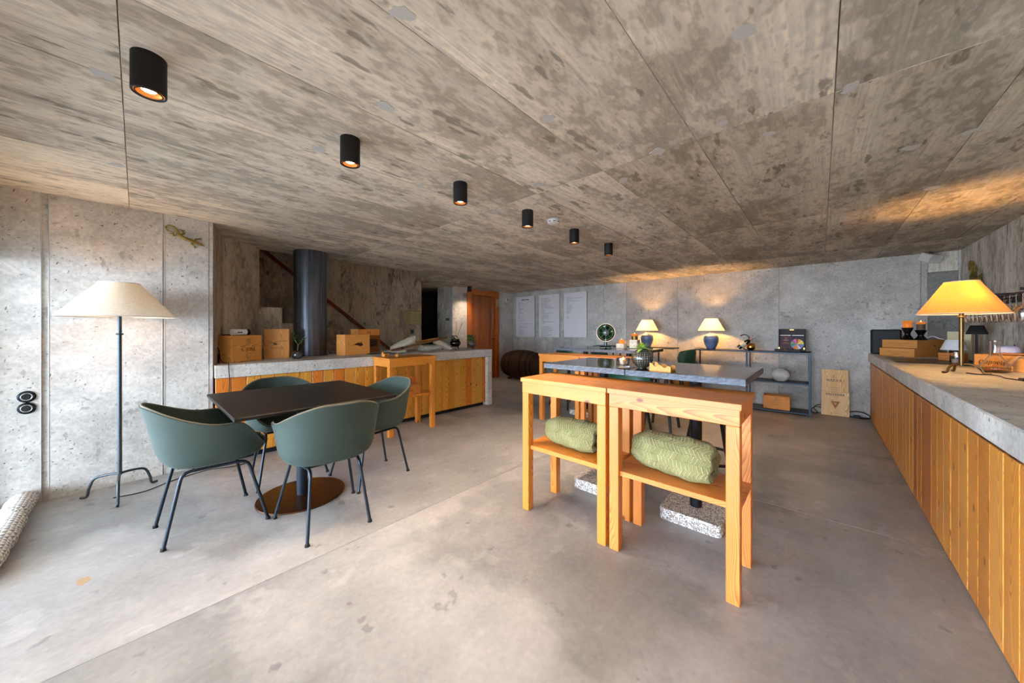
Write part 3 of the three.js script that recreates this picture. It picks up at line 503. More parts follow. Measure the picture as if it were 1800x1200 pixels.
sheet('evacuation_plan', 'pale yellow evacuation plan on the dark stair wall beside the corridor', 'sign', .36, .30, (g, w, h) => { g.fillStyle = '#c9c489'; g.fillRect(0, 0, w, h); g.strokeStyle = '#6d6a4a'; g.lineWidth = 2; g.strokeRect(3, 3, w - 6, h - 6); g.fillStyle = '#55543c'; g.fillRect(8, 8, w - 16, 6); const q = rng(5); for (let i = 0; i < 15; i++) bars(g, 10, 26 + i * 12, 40 + q() * 70, q, 3); g.lineWidth = 3; g.strokeRect(w * .64, h * .32, w * .26, h * .42); g.beginPath(); g.moveTo(w * .64, h * .5); g.lineTo(w * .78, h * .5); g.lineTo(w * .78, h * .42); g.stroke(); }, [-6.38, 1.50, 3.92], PI / 2);
{ const t = thing('light_switch', 'grey framed light switch on the dark stair wall under the evacuation plan', 'switch', [-6.38, 1.20, 3.90], PI / 2); part(t, 'frame', cbox(.10, .115, .012, .003), std({ color: 0x9a9a98, roughness: .5 }), [0, 0, .006]); part(t, 'rocker', cbox(.055, .07, .008, .002), std({ color: 0x35332f, roughness: .5 }), [0, 0, .014]); }
sheet('pictogram_sign', 'small square pictogram sign beside the wooden door under the spotlight', 'sign', .105, .105, (g, w, h) => { g.fillStyle = '#b9b6ae'; g.fillRect(0, 0, w, h); g.strokeStyle = '#151515'; g.lineWidth = 26; g.strokeRect(18, 18, w - 36, h - 36); g.fillStyle = '#151515'; g.beginPath(); g.ellipse(w * .48, h * .52, 55, 26, .2, 0, 7); g.fill(); g.fillRect(w * .62, h * .5, 34, 44); }, [-6.2, 2.045, 5.185], PI / 2, 256);
sheet('notice', 'small pale notice stuck on the right jamb of the wooden door', 'notice', .075, .19, (g, w, h) => { g.fillStyle = '#cdbf93'; g.fillRect(0, 0, w, h); g.fillStyle = '#3a3020'; g.fillRect(w * .3, h * .45, w * .4, h * .06); g.fillRect(w * .25, h * .62, w * .5, h * .08); g.fillRect(w * .25, h * .8, w * .5, h * .1); g.fillStyle = '#8b7d55'; g.fillRect(w * .3, h * .12, w * .4, h * .05); }, [-6.172, 1.93, 6.26], PI / 2, 96);
sheet('wall_lettering', 'two short dark lines of lettering on the grey corridor wall', 'sign', .15, .06, (g, w, h) => { g.fillStyle = '#6f7276'; g.fillRect(0, 0, w, h); g.fillStyle = '#17181a'; const q = rng(9); g.fillRect(w * .3, h * .18, w * .45, h * .2); g.fillRect(w * .06, h * .6, w * .86, h * .22); }, [-6.37, 1.475, 4.818], 0, 128, .002, [.2, .2, .21]);
// --- menu boards
{ const q = rng(31); const rows = [[.42, 1, 0, .42, .3], null];
  const mk = (label, x0, x1, y0, y1, draw) => { const t = sheet('menu_board', label, 'menu board', x1 - x0, y1 - y0, draw, [(x0 + x1) / 2, (y0 + y1) / 2, DB - .002], 0, 448, .035, [.42, .40, .38]); t.userData.group = 'white menu boards on the back wall'; };
  const page = (g, w, h) => { g.fillStyle = '#f0eef2'; g.fillRect(0, 0, w, h); g.fillStyle = '#77757a'; };
  const list = (L, y0) => (g, w, h) => { page(g, w, h); if (L.head) { g.fillStyle = '#4a484c'; g.fillRect(w * .30, h * .075, w * .20, h * .018); g.fillRect(w * .54, h * .075, w * .16, h * .018); g.fillStyle = '#77757a'; } L.rows.forEach((r, i) => { if (r) bars(g, w * .12, h * (y0 + i * L.step), w * r, q, h * .006); }); };
  mk('leftmost white menu board on the back wall, with a heading line', -6.07, -5.44, 1.045, 2.11, list({ head: 1, step: .029, rows: [.22, .22, .1, .2, .1, .3, .27, .18, .18, .28, .1, .04, .1, .26, .05, .38, .05, 0, .76, .05, .36, .54, .18, .25, .35, .28, .35, .25] }, .15));
  mk('middle white menu board on the back wall, densest with text', -5.298, -4.674, 1.05, 2.11, list({ step: .029, rows: [.42, .32, .48, .4, .32, .32, .45, .48, .65, .14, .2, .2, .62, .36, .34, .38, .34, .1, .14, .65, .2, .05, .05, .42, .58, .5, .62, .5, .35, .52, .5, .14] }, .085));
  mk('rightmost white menu board on the back wall, only half filled with text', -4.544, -3.931, 1.06, 2.11, list({ step: .029, rows: [.2, .72, .24, .55, .12, .08, .2, .25, .29, .2, .26, .2, .16, 0, 0, .12, .1] }, .10));
}
// --- barrel
{ const t = thing('barrel', 'dark old oak barrel lying on its side in the back left corner', 'barrel', [-5.50, 0, 6.47]);
  const L = .98, r = (x) => .365 - .075 * Math.pow(x / (L / 2), 2);
  for (let i = 0; i < 26; i++) { const a0 = i / 26 * 2 * PI, a1 = (i + 1) / 26 * 2 * PI - .012; part(t, 'stave', gridGeo(3, 12, (u, v) => { const x = (v - .5) * L, a = lerp(a0, a1, u), R0 = r(x) + ((u > .1 && u < .9) ? .001 : 0); return [x, .366 + Math.sin(a) * R0, Math.cos(a) * R0]; }, [.05, .4]), M.barrel); }
  for (const x of [-.46, -.34, -.17, .17, .34, .46]) part(t, 'hoop', gridGeo(64, 2, (u, v) => { const xx = x + (v - .5) * .04, a = u * 2 * PI, R0 = r(xx) + .004; return [xx, .366 + Math.sin(a) * R0, Math.cos(a) * R0]; }), M.iron);
  for (const s of [-1, 1]) part(t, 'head', new THREE.CylinderGeometry(.286, .286, .02, 48).rotateZ(PI / 2), M.barrel, [s * .45, .366, 0]);
  for (const s of [-1, 1]) for (const z of [-1, 1]) part(t, 'chock', bar([s * .3 - .05, .02, z * .16], [s * .3 + .05, .02, z * .16], .06, .04), M.oldWood);
}
// --- steel flue on the counter
{ const t = thing('flue_pipe', 'wide dark steel flue pipe rising from the left counter to the ceiling', 'flue', [-4.84, .91, 1.495]);
  const tx = texture(512, 256, (u, v, o) => { const s = fbm(u, v, 60, 2, 3, 401), b = fbm(u, v, 5, 3, 4, 405), g = 92 + (s - .5) * 70 + (b - .5) * 60; o[0] = g * .95; o[1] = g; o[2] = g * 1.1; o[3] = s; }, null, false);
  part(t, 'pipe', new THREE.CylinderGeometry(.185, .185, H - .912, 72, 1, false).translate(0, (H - .91) / 2, 0), std({ map: tx.map, roughness: .38, metalness: .75 }));
  part(t, 'weld_seam', cbox(.004, H - .93, .004, .001), std({ color: 0x2b2f36, roughness: .4, metalness: .8 }), [.171, (H - .91) / 2, .072]);
  part(t, 'base_flange', lathe([[.0001, .001], [.192, .001], [.192, .006], [.186, .008]], 64), M.iron);
}
// --- stair handrail
{ const t = thing('handrail', 'dark red wooden handrail descending along the stair wall', 'handrail', [-6.38, 1.27, 2.83]);
  part(t, 'rail', bar([.06, -.55, -.71], [.06, 1.62, 2.10], .045, .05), M.rail);
  for (const k of [-.4, .6, 1.6]) part(t, 'bracket', bentTube([[.002, -.03 + k * .772, k], [.055, -.04 + k * .772, k], [.06, .0 + k * .772, k]], .006, .012), M.iron); }

// --- wine crates: printed front, plain sides
function woodCanvas(g, w, h, mw, mh, ou, ov, along, tint) { KNOTS = false; const im = g.createImageData(w, h), o = [0, 0, 0, 0]; for (let y = 0; y < h; y++) for (let x = 0; x < w; x++) { const X = x / w * mw, Y = y / h * mh; woodAt(((along ? Y : X) / WT[0] + ou) % 1, ((along ? X : Y) / WT[1] + ov) % 1, o); const i = (y * w + x) * 4; im.data[i] = clamp(o[0] * tint[0], 0, 255); im.data[i + 1] = clamp(o[1] * tint[1], 0, 255); im.data[i + 2] = clamp(o[2] * tint[2], 0, 255); im.data[i + 3] = 255; } g.putImageData(im, 0, 0); KNOTS = true; }
function crate(name, label, [xl, dl], [xr, dr], y, depth, h, mat, tint, along, print, open = false, pw = 512, cat = 'wine crate') {
  const w = Math.hypot(xr - xl, dr - dl), ex = (xr - xl) / w, ed = (dr - dl) / w, turn = Math.atan2(ed, ex);          // local x runs left to right along the front
  const cx = (xl + xr) / 2 - ed * depth / 2, cd = (dl + dr) / 2 + ex * depth / 2, t = thing(name, label, cat, [cx, y, cd], turn), k = .011;
  const tx = canvasTex(pw, Math.round(pw * h / w), (g, W, Hh) => { woodCanvas(g, W, Hh, w, h, R(), R() * .7, along, tint); print && print(g, W, Hh); });
  part(t, 'front_panel', cbox(w - .001, h - .002, k, .0015, along ? 0 : 1, null, WT), mat, [0, h / 2, depth / 2 - k / 2]);
  part(t, 'print', new THREE.PlaneGeometry(w - .006, h - .006), std({ map: tx, roughness: .6 }), [0, h / 2, depth / 2 + .0006]);
  part(t, 'back_panel', cbox(w, h - .001, k, .0015, 0, null, WT), mat, [0, h / 2, -depth / 2 + k / 2]);
  for (const s of [-1, 1]) part(t, 'side_panel', cbox(k, h, depth - 2 * k, .0015, 2, null, WT), mat, [s * (w / 2 - k / 2), h / 2, 0]);
  part(t, 'bottom_panel', cbox(w - 2 * k, k, depth - 2 * k, .001, 0, null, WT), mat, [0, k / 2, 0]);
  if (!open) part(t, 'lid', cbox(w - 2 * k, k, depth - 2 * k, .001, 0, null, WT), mat, [0, h - k / 2 - .001, 0]);
  return t;
}
const INK = 'rgba(88,40,8,.85)';
const CB = .911;
crate('wine_crate', 'wooden wine crate branded S. JOSÉ at the left end of the counter', [-4.285, .63], [-4.455, .905], CB, .16, .27, M.crate, [1.01, 0.94, 0.77], true, (g, w, h) => {
  g.fillStyle = g.strokeStyle = INK; g.textAlign = 'center'; g.font = 'bold ' + Math.round(h * .17) + 'px serif'; g.fillText('S. JOSÉ', w * .53, h * .60); g.font = Math.round(h * .06) + 'px serif'; g.lineWidth = 4;
  'QUINTA DE'.split('').forEach((c, i) => { const a = -.62 + i * .155; g.save(); g.translate(w * .53 + Math.sin(a) * w * .26, h * .66 - Math.cos(a) * h * .26); g.rotate(a); g.fillText(c, 0, 0); g.restore(); });
  g.beginPath(); g.moveTo(w * .47, h * .13); g.lineTo(w * .59, h * .13); g.lineTo(w * .59, h * .24); g.quadraticCurveTo(w * .59, h * .32, w * .53, h * .34); g.quadraticCurveTo(w * .47, h * .32, w * .47, h * .24); g.closePath(); g.stroke(); for (let i = 0; i < 4; i++) { g.beginPath(); g.moveTo(w * .485, h * (.165 + i * .035)); g.quadraticCurveTo(w * .53, h * (.15 + i * .035), w * .575, h * (.17 + i * .035)); g.stroke(); }
  g.beginPath(); g.arc(w * .53, h * .77, h * .10, 0, 7); g.stroke(); g.beginPath(); g.arc(w * .53, h * .77, h * .06, .4, 5); g.stroke(); g.beginPath(); g.ellipse(w * .53, h * .90, h * .07, h * .03, 0, 0, 7); g.stroke(); });
{ const t = crate('wine_crate', 'tall wooden wine crate printed with a soaring bird line drawing, next to the flue', [-4.60, .955], [-4.525, 1.178], CB, .19, .335, M.crate, [0.94, 0.87, 0.74], false, (g, w, h) => {
  g.strokeStyle = g.fillStyle = 'rgba(60,32,12,.85)'; g.lineWidth = 5; g.beginPath(); g.moveTo(w * .08, h * .37); g.quadraticCurveTo(w * .22, h * .47, w * .36, h * .46); g.quadraticCurveTo(w * .6, h * .39, w * .92, h * .40); g.lineTo(w * .91, h * .42); g.quadraticCurveTo(w * .6, h * .41, w * .42, h * .47); g.quadraticCurveTo(w * .34, h * .48, w * .26, h * .47); g.stroke(); g.beginPath(); g.ellipse(w * .44, h * .505, w * .09, h * .03, .1, 0, 7); g.fill();
  g.font = Math.round(h * .085) + 'px serif'; g.textAlign = 'center'; g.fillText('p o e i r a', w * .5, h * .67); });
  part(t, 'rope_handle', tube([[-.05, .335, 0], [-.03, .352, 0], [.03, .352, 0], [.05, .335, 0]], .004, 20, 6), M.offWhite); }
crate('wine_crate', 'pale wooden wine crate with a dark leaping animal print, right of the flue', [-4.43, 1.76], [-4.54, 2.13], CB, .16, .265, M.crate, [1.13, 1.03, 0.86], true, (g, w, h) => {
  g.strokeStyle = g.fillStyle = 'rgba(42,16,10,.92)'; g.lineWidth = 3; g.beginPath(); g.moveTo(w * .12, h * .36); g.quadraticCurveTo(w * .16, h * .62, w * .36, h * .50); g.stroke(); g.beginPath(); g.moveTo(w * .12, h * .36); g.lineTo(w * .14, h * .64); g.stroke();
  g.beginPath(); [[.36, .50], [.44, .42], [.52, .43], [.50, .36], [.58, .44], [.63, .40], [.65, .36], [.67, .47], [.72, .49], [.68, .56], [.60, .59], [.53, .56], [.48, .53], [.40, .53]].forEach(([x, y], i) => g[i ? 'lineTo' : 'moveTo'](w * x, h * y)); g.closePath(); g.fill(); });
crate('wine_crate', 'tall wooden crate with a dark printed block, half hidden behind the pale crate', [-4.745, 2.06], [-4.80, 2.40], CB, .18, .335, M.crate, [1.06, 0.91, 0.70], false, (g, w, h) => {
  g.fillStyle = 'rgba(90,50,16,.55)'; g.fillRect(0, h * .26, w, h * .74); g.fillStyle = 'rgba(30,12,8,.95)'; g.fillRect(w * .12, h * .44, w * .78, h * .30); g.strokeStyle = 'rgba(190,140,90,.9)'; g.lineWidth = 5; for (const [a, b, c, d] of [[.3, .54, .5, .48], [.55, .5, .85, .46], [.55, .64, .88, .54], [.2, .66, .4, .6]]) { g.beginPath(); g.moveTo(w * a, h * b); g.lineTo(w * c, h * d); g.stroke(); }
  g.fillStyle = INK; g.font = 'italic ' + Math.round(h * .12) + 'px serif'; g.fillText('Vão', w * .36, h * .17); });
// crates on the side console's shelf (front faces +x)
const SH = .446;
crate('wine_crate', 'small wine crate lettered S. JOSÉ, lower front one on the side console shelf', [-3.70, 2.02], [-3.70, 2.385], SH, .10, .105, M.crate, [.93, .82, .66], true, (g, w, h) => { g.fillStyle = INK; g.font = 'bold ' + Math.round(h * .34) + 'px serif'; g.textAlign = 'center'; g.fillText('S. JOSÉ', w * .55, h * .68); g.font = Math.round(h * .12) + 'px serif'; g.fillText('QUINTA DE', w * .55, h * .32); });
crate('wine_crate', 'small plain wine crate with one knot, behind the S. JOSÉ crate on the shelf', [-3.83, 2.06], [-3.83, 2.40], SH, .10, .18, M.crate, [.90, .72, .52], true, (g, w, h) => { g.fillStyle = 'rgba(60,20,8,.9)'; g.beginPath(); g.ellipse(w * .74, h * .45, 9, 7, 0, 0, 7); g.fill(); });
// --- crate on the shelving, leaning crates
crate('wine_crate', 'open wooden box with three faint printed lines on the bottom steel shelf', [-.655, 6.50], [-.335, 6.50], .033, .20, .205, M.crate, [1, .86, .62], true, (g, w, h) => { g.fillStyle = 'rgba(120,70,24,.7)'; g.textAlign = 'center'; g.font = Math.round(h * .12) + 'px serif'; g.fillText('FONSECA', w * .5, h * .34); g.font = Math.round(h * .11) + 'px serif'; g.fillText('PORTUGAL', w * .48, h * .50); g.font = Math.round(h * .13) + 'px serif'; g.fillText('LETRA A', w * .5, h * .69); }, true);
{ const lean = (t, a) => { t.rotation.order = 'YXZ'; t.rotation.x = a; };
  const a = crate('crate_lid', 'pale plywood board lettered DALVA leaning on the back wall behind another', [.012, 6.80], [.298, 6.80], 0, .03, .655, M.crateLight, [1.04, 1.15, 1.36], false, (g, w, h) => {
    g.fillStyle = 'rgba(226,170,96,.45)'; for (const [x, y, a, b] of [[.36, 0, .24, .6], [.74, 0, .2, 1], [.06, .66, .2, .34], [.1, 0, .06, .1]]) g.fillRect(w * x, h * y, w * a, h * b);
    g.fillStyle = '#33211a'; g.textAlign = 'center'; g.font = 'bold ' + Math.round(w * .165) + 'px serif'; g.fillText('DALVA', w * .48, h * .26); g.font = Math.round(w * .045) + 'px serif'; g.fillText('PORTO', w * .47, h * .175); g.beginPath(); g.moveTo(w * .47, h * .12); g.lineTo(w * .49, h * .145); g.lineTo(w * .45, h * .145); g.fill(); g.fillStyle = '#6a4a2c'; g.font = Math.round(w * .04) + 'px serif'; g.fillText('GOLDEN WHITE PORTO', w * .47, h * .40); g.fillText('PRODUCT OF PORTUGAL', w * .47, h * .44); }, false, 512, 'board'); lean(a, -.06);
  const b = crate('crate_lid', 'pale plywood board lettered VALLEGRE with a brown triangle, leaning in front', [.008, 6.735], [.305, 6.735], 0, .025, .345, M.crateLight, [1.04, 1.15, 1.36], false, (g, w, h) => {
    g.fillStyle = 'rgba(230,178,106,.4)'; g.beginPath(); g.moveTo(w * .34, 0); g.lineTo(w * .6, 0); g.lineTo(w * .68, h); g.lineTo(w * .18, h); g.fill();
    g.fillStyle = '#5f4632'; g.textAlign = 'center'; g.font = 'bold ' + Math.round(w * .145) + 'px sans-serif'; g.fillText('VALLEGRE', w * .5, h * .155); g.font = Math.round(w * .05) + 'px sans-serif'; g.fillText('P O R T O', w * .5, h * .225); g.fillStyle = '#a8632e'; g.beginPath(); g.moveTo(w * .34, h * .40); g.lineTo(w * .68, h * .40); g.lineTo(w * .51, h * .72); g.fill(); g.fillStyle = '#efd2a6'; g.font = 'bold ' + Math.round(w * .13) + 'px sans-serif'; g.fillText('V', w * .51, h * .535); g.fillStyle = '#a07a50'; g.fillRect(w * .25, h * .90, w * .5, h * .008); }, false, 512, 'board'); lean(b, -.09);
}
{ const t = thing('power_cord', 'black extension lead coiled on the floor right of the leaning boards', 'cord', [.40, 0, 6.76]);
  part(t, 'cord', tube([[-.12, .008, -.02], [-.02, .01, .03], [.08, .01, .02], [.11, .03, -.02], [.06, .07, -.06], [-.03, .08, -.07], [-.10, .06, -.06]], .0055, 60, 8), M.cable); part(t, 'plug', cbox(.075, .04, .04, .012), std({ color: 0x38434e, roughness: .4 }), [-.02, .022, -.01]); part(t, 'cord', tube([[.0, .01, 0], [.08, .008, -.05], [.10, .006, -.10]], .005, 20, 6), M.cable); }
{ const t = thing('power_cord', 'black cable looping on the floor between the steel shelving and the leaning boards', 'cord', [-.05, 0, 6.74]); part(t, 'cord', tube([[-.035, .007, -.01], [-.02, .007, .02], [.02, .02, 0], [-.02, .08, -.02], [.02, .125, -.05], [.07, .12, -.06]], .0055, 60, 8), M.cable); part(t, 'cord', tube([[-.05, .007, .0], [-.045, .06, -.02], [.0, .095, -.05], [.06, .09, -.06]], .0055, 40, 8), M.cable); }
// --- camera on the crate
{ const t = thing('projector', 'white cylindrical mini projector lying on top of the S. JOSÉ crate', 'projector', [-4.40, CB + .271, .70], 1.9);
  part(t, 'body', new THREE.CylinderGeometry(.031, .031, .13, 32).rotateZ(PI / 2).translate(0, .032, 0), M.white); part(t, 'lens', lathe([[.0001, 0], [.026, 0], [.031, .012], [.03, .03], [.0001, .03]], 32).rotateZ(-PI / 2), M.blackGloss, [.062, .032, 0]); part(t, 'port', cbox(.045, .012, .004, .001), M.black, [-.005, .03, .030]);
  const k = thing('power_cord', 'black cable looping from the projector down over the counter front', 'cord', [-4.40, CB, .60]); part(k, 'cord', tube([[-.02, .275, -.06], [-.06, .272, .02], [-.05, .24, .07], [0, .18, .08], [.03, .13, .06], [-.02, .10, .05], [-.05, .14, .04], [.03, .05, .05], [.12, .012, .04], [.25, .012, .03], [.345, .012, .03], [.362, -.02, .03], [.362, -.15, .025], [.36, -.30, .03]], .004, 140, 6), M.cable);
  part(k, 'adapter', cbox(.05, .09, .06, .008), M.blackMatte, [-.03, .046, .075]); }
// --- plants
function leafGeo(l, w, bend = .3) { return gridGeo(4, 8, (u, v) => { const ww = w * Math.sin(Math.min(1, v * 1.02) * PI * .98) * (1 - .25 * v); return [(u - .5) * ww, v * l * Math.cos(bend * v) , Math.sin(bend * v) * l * v * .8 + Math.abs(u - .5) * ww * .35]; }); }
function spray(n, spread, l, w, q, tilt0 = .3, tilt1 = 1.2) { const L = []; for (let i = 0; i < n; i++) { const g = leafGeo(l * (.7 + q() * .5), w * (.8 + q() * .4)); g.rotateX(lerp(tilt0, tilt1, q())); g.rotateY(q() * 2 * PI); g.translate((q() - .5) * spread[0], (q() - .5) * spread[1], (q() - .5) * spread[0]); L.push(g); } return merge(L); }
const leafM = std({ color: 0x3f7d2a, roughness: .45, side: THREE.DoubleSide }), leafDark = std({ color: 0x2c6a26, roughness: .4, side: THREE.DoubleSide }), leafPale = std({ color: 0x93b84a, roughness: .45, side: THREE.DoubleSide });
{ const q = rng(8), t = thing('potted_plant', 'round smoky glass vase with a small leafy cutting beside the flue', 'plant', [-4.36, CB, 1.215]);
  part(t, 'vase', latheSmooth([[.0001, 0], [.026, 0], [.050, .022], [.056, .048], [.046, .078], [.022, .092], [.020, .094]], 40), phy({ color: 0x3a3a38, roughness: .12, clearcoat: .8 }));
  part(t, 'stem', merge([tube([[0, .08, 0], [.01, .13, 0], [.02, .16, 0]], .0045, 14), tube([[.02, .155, 0], [-.02, .21, .02], [-.06, .27, .03]], .003, 14), tube([[.02, .155, 0], [.03, .2, -.04], [.035, .23, -.075]], .003, 14)]), M.stem);
  const L = []; for (let i = 0; i < 26; i++) { const k = i % 2, f = q(), c = k ? [lerp(0, -.065, f), lerp(.18, .285, f), .03 * f] : [.03, lerp(.17, .24, f), lerp(-.01, -.08, f)]; const g = leafGeo(.034, .020); g.rotateX(.4 + q()); g.rotateY(q() * 6.3); g.translate(...c); L.push(g); } part(t, 'foliage', merge(L), leafM); }
{ const q = rng(12), t = thing('potted_plant', 'black three-legged cauldron with a few leaves and two bare stems on the counter', 'plant', [-4.36, CB, 3.45]);
  part(t, 'cauldron', latheSmooth([[.0001, .05], [.05, .055], [.082, .09], [.084, .125], [.066, .155], [.068, .172], [.074, .176], [.064, .170]], 40), M.blackGloss);
  for (let i = 0; i < 3; i++) { const a = i * 2.1 + .5; part(t, 'leg', rod([Math.cos(a) * .055, .07, Math.sin(a) * .055], [Math.cos(a) * .07, 0, Math.sin(a) * .07], .009, .006), M.blackGloss); }
  part(t, 'handle', tube([[-.07, .165, .0], [-.09, .20, 0], [-.06, .225, .0], [.03, .22, 0], [.075, .19, 0], [.07, .165, 0]], .005, 40), M.black);
  part(t, 'stem', merge([tube([[0, .15, 0], [.01, .30, -.01], [.0, .46, -.02]], .003, 20), tube([[.01, .15, 0], [.03, .28, -.04], [.05, .43, -.10]], .003, 20)]), M.stem);
  const L = []; for (const [a, l, ti] of [[.3, .17, .5], [2.2, .15, 1.0], [4.2, .13, 1.2], [5.2, .16, .8]]) { const g = leafGeo(l, .05, .6); g.rotateX(ti); g.rotateY(a); g.translate(0, .16, 0); L.push(g); } part(t, 'foliage', merge(L), leafDark); }
{ const q = rng(15), t = thing('potted_plant', 'pewter footed pot with a bushy green plant at the right end of the counter', 'plant', [-4.34, CB, 3.775]);
  part(t, 'pot', latheSmooth([[.0001, .03], [.04, .034], [.068, .07], [.07, .10], [.05, .135], [.052, .15], [.056, .152], [.046, .146]], 40), std({ color: 0x5a5752, roughness: .4, metalness: .5 }));
  for (let i = 0; i < 3; i++) { const a = i * 2.1; part(t, 'leg', rod([Math.cos(a) * .045, .05, Math.sin(a) * .045], [Math.cos(a) * .058, 0, Math.sin(a) * .058], .008, .005), std({ color: 0x5a5752, roughness: .4, metalness: .5 })); }
  part(t, 'foliage', spray(60, [.11, .07], .055, .038, q, .2, 1.3).translate(0, .17, 0), leafDark); }
{ const q = rng(18), t = thing('succulent', 'lime green succulent in a round black vase with a white woven grid', 'plant', [-.893, .981, 2.30]);
  const tx = texture(512, 256, (u, v, o) => { const n = 26, m = 13, a = Math.abs((u * n % 1) - .5), b = Math.abs((v * m % 1) - .5), k = vn(u * 200, v * 100, 200, 100, 7); const li = a > .43 || b > .42; const g = li ? 160 - k * 40 : 22 + k * 14; o[0] = g; o[1] = g * (li ? .97 : 1); o[2] = g * (li ? .86 : .8); o[3] = li ? .9 : .2; }, null, true);
  part(t, 'vase', gridGeo(64, 32, (u, v) => { const b = lerp(-1.25, 1.22, v), r = .068; const a = -u * 2 * PI; return [Math.cos(b) * r * Math.cos(a), .0655 + Math.sin(b) * r, Math.cos(b) * r * Math.sin(a)]; }), phy({ map: tx.map, bumpMap: tx.bump, bumpScale: .002, roughness: .25, clearcoat: .6 }));
  part(t, 'vase_foot', new THREE.CylinderGeometry(.026, .026, .004, 32), M.blackGloss, [0, .002, 0]); part(t, 'soil', new THREE.CylinderGeometry(.028, .028, .004, 24), M.blackMatte, [0, .127, 0]);
  for (let i = 0; i < 13; i++) { const g = leafGeo(.085 - .003 * i, .032, .7); g.rotateX(1.25 - i * .085); g.rotateY(i * 2.4); part(t, 'leaf', g, leafPale, [0, .127 + i * .001, 0]); } }
// --- stones and the old wooden tools on the left counter
function stone(label, [x, y, d], size, seed, m, turn = 0, tilt = 0) { const t = thing('stone', label, 'stone', [x, y, d], turn); let g = new THREE.IcosahedronGeometry(1, 9); const p = g.attributes.position, v = new THREE.Vector3();
  for (let i = 0; i < p.count; i++) { v.fromBufferAttribute(p, i); const n = .70 + .58 * fbm(v.x * .12 + .5, v.y * .14 + v.z * .11 + .5, 22, 22, 5, seed); const sq = (a) => Math.sign(a) * Math.pow(Math.abs(a), .62); p.setXYZ(i, sq(v.x) * n * size[0] / 2, sq(v.y) * n * size[1] / 2, sq(v.z) * n * size[2] / 2); }
  g.computeVertexNormals(); g.rotateZ(tilt); g.computeBoundingBox(); g.translate(0, -g.boundingBox.min.y, 0); part(t, 'rock', g, m); return t; }
const slate = std({ map: wallTex.map, bumpMap: wallTex.bump, bumpScale: .004, roughness: .9, color: new THREE.Color().setRGB(.80, .72, .58) }), slateD = std({ map: wallTex.map, bumpMap: wallTex.bump, bumpScale: .006, roughness: .95, color: new THREE.Color().setRGB(.62, .58, .52) });
stone('pale upright slate stone propping the old wooden beam on the counter', [-4.52, CB, 2.62], [.40, .11, .10], 501, slate, 1.35, .42);
stone('flat pinkish stone under the low end of the old beam', [-4.40, CB, 2.46], [.24, .045, .12], 507, slate, 1.4);
stone('rough grey-brown boulder lying mid counter behind the side console', [-4.42, CB, 3.02], [.36, .09, .16], 511, slateD, 1.45);
stone('long pale stone leaning on the rough boulder', [-4.38, CB, 3.21], [.32, .09, .07], 517, slate, 1.4, -.42);
{ const t = thing('wooden_beam', 'long dark weathered wooden beam with iron blade resting on the stones', 'farm tool', [-4.34, CB, 2.6]);
  part(t, 'beam', bar([.02, .045, .28], [-.04, .205, -.70], .045, .028), M.oldWood); part(t, 'blade', (() => { const s = new THREE.Shape(); s.moveTo(0, 0); s.lineTo(.12, .03); s.lineTo(.34, .028); s.lineTo(.34, -.01); s.closePath(); const g = new THREE.ExtrudeGeometry(s, { depth: .006, bevelEnabled: true, bevelSize: .002, bevelThickness: .002, bevelSegments: 1 }); g.rotateX(-PI / 2); g.rotateY(PI / 2); return g; })(), M.iron, [.03, .012, .62], [0, 0, 0]); part(t, 'strap', cbox(.05, .034, .03, .002), M.iron, [.01, .07, .12], [.16, 0, 0]); }
{ const t = thing('wooden_shaft', 'lighter turned wooden shaft with a black iron ring end above the stones', 'farm tool', [-4.60, CB, 3.1]);
  part(t, 'shaft', rod([0, .135, .22], [-.02, .182, -.22], .014, .018, 14), M.crateDark); part(t, 'ferrule', rod([-.02, .181, -.21], [-.024, .188, -.27], .021, .021, 18), M.iron); part(t, 'ring', new THREE.TorusGeometry(.05, .009, 10, 32).rotateX(PI / 2), M.iron, [-.026, .192, -.32]); part(t, 'prop', rod([-.02, 0, -.10], [-.012, .150, -.10], .012, .012), M.oldWood); }
// --- little blocks on the side console
{ const t = thing('wood_carving', 'small orange carved wooden block on the left end of the side console', 'ornament', [-3.90, .909, 2.02], .2); part(t, 'block', cbox(.05, .045, .07, .008, 2, null, WT), M.pine, [0, .0225, 0]); part(t, 'peg', rod([0, .03, 0], [.01, .05, .05], .012), M.pine); const k = copy(t, 'second smaller dark wooden block beside the carved one on the side console', [-3.83, .909, 2.13], 1.1); k.scale.setScalar(.7); }
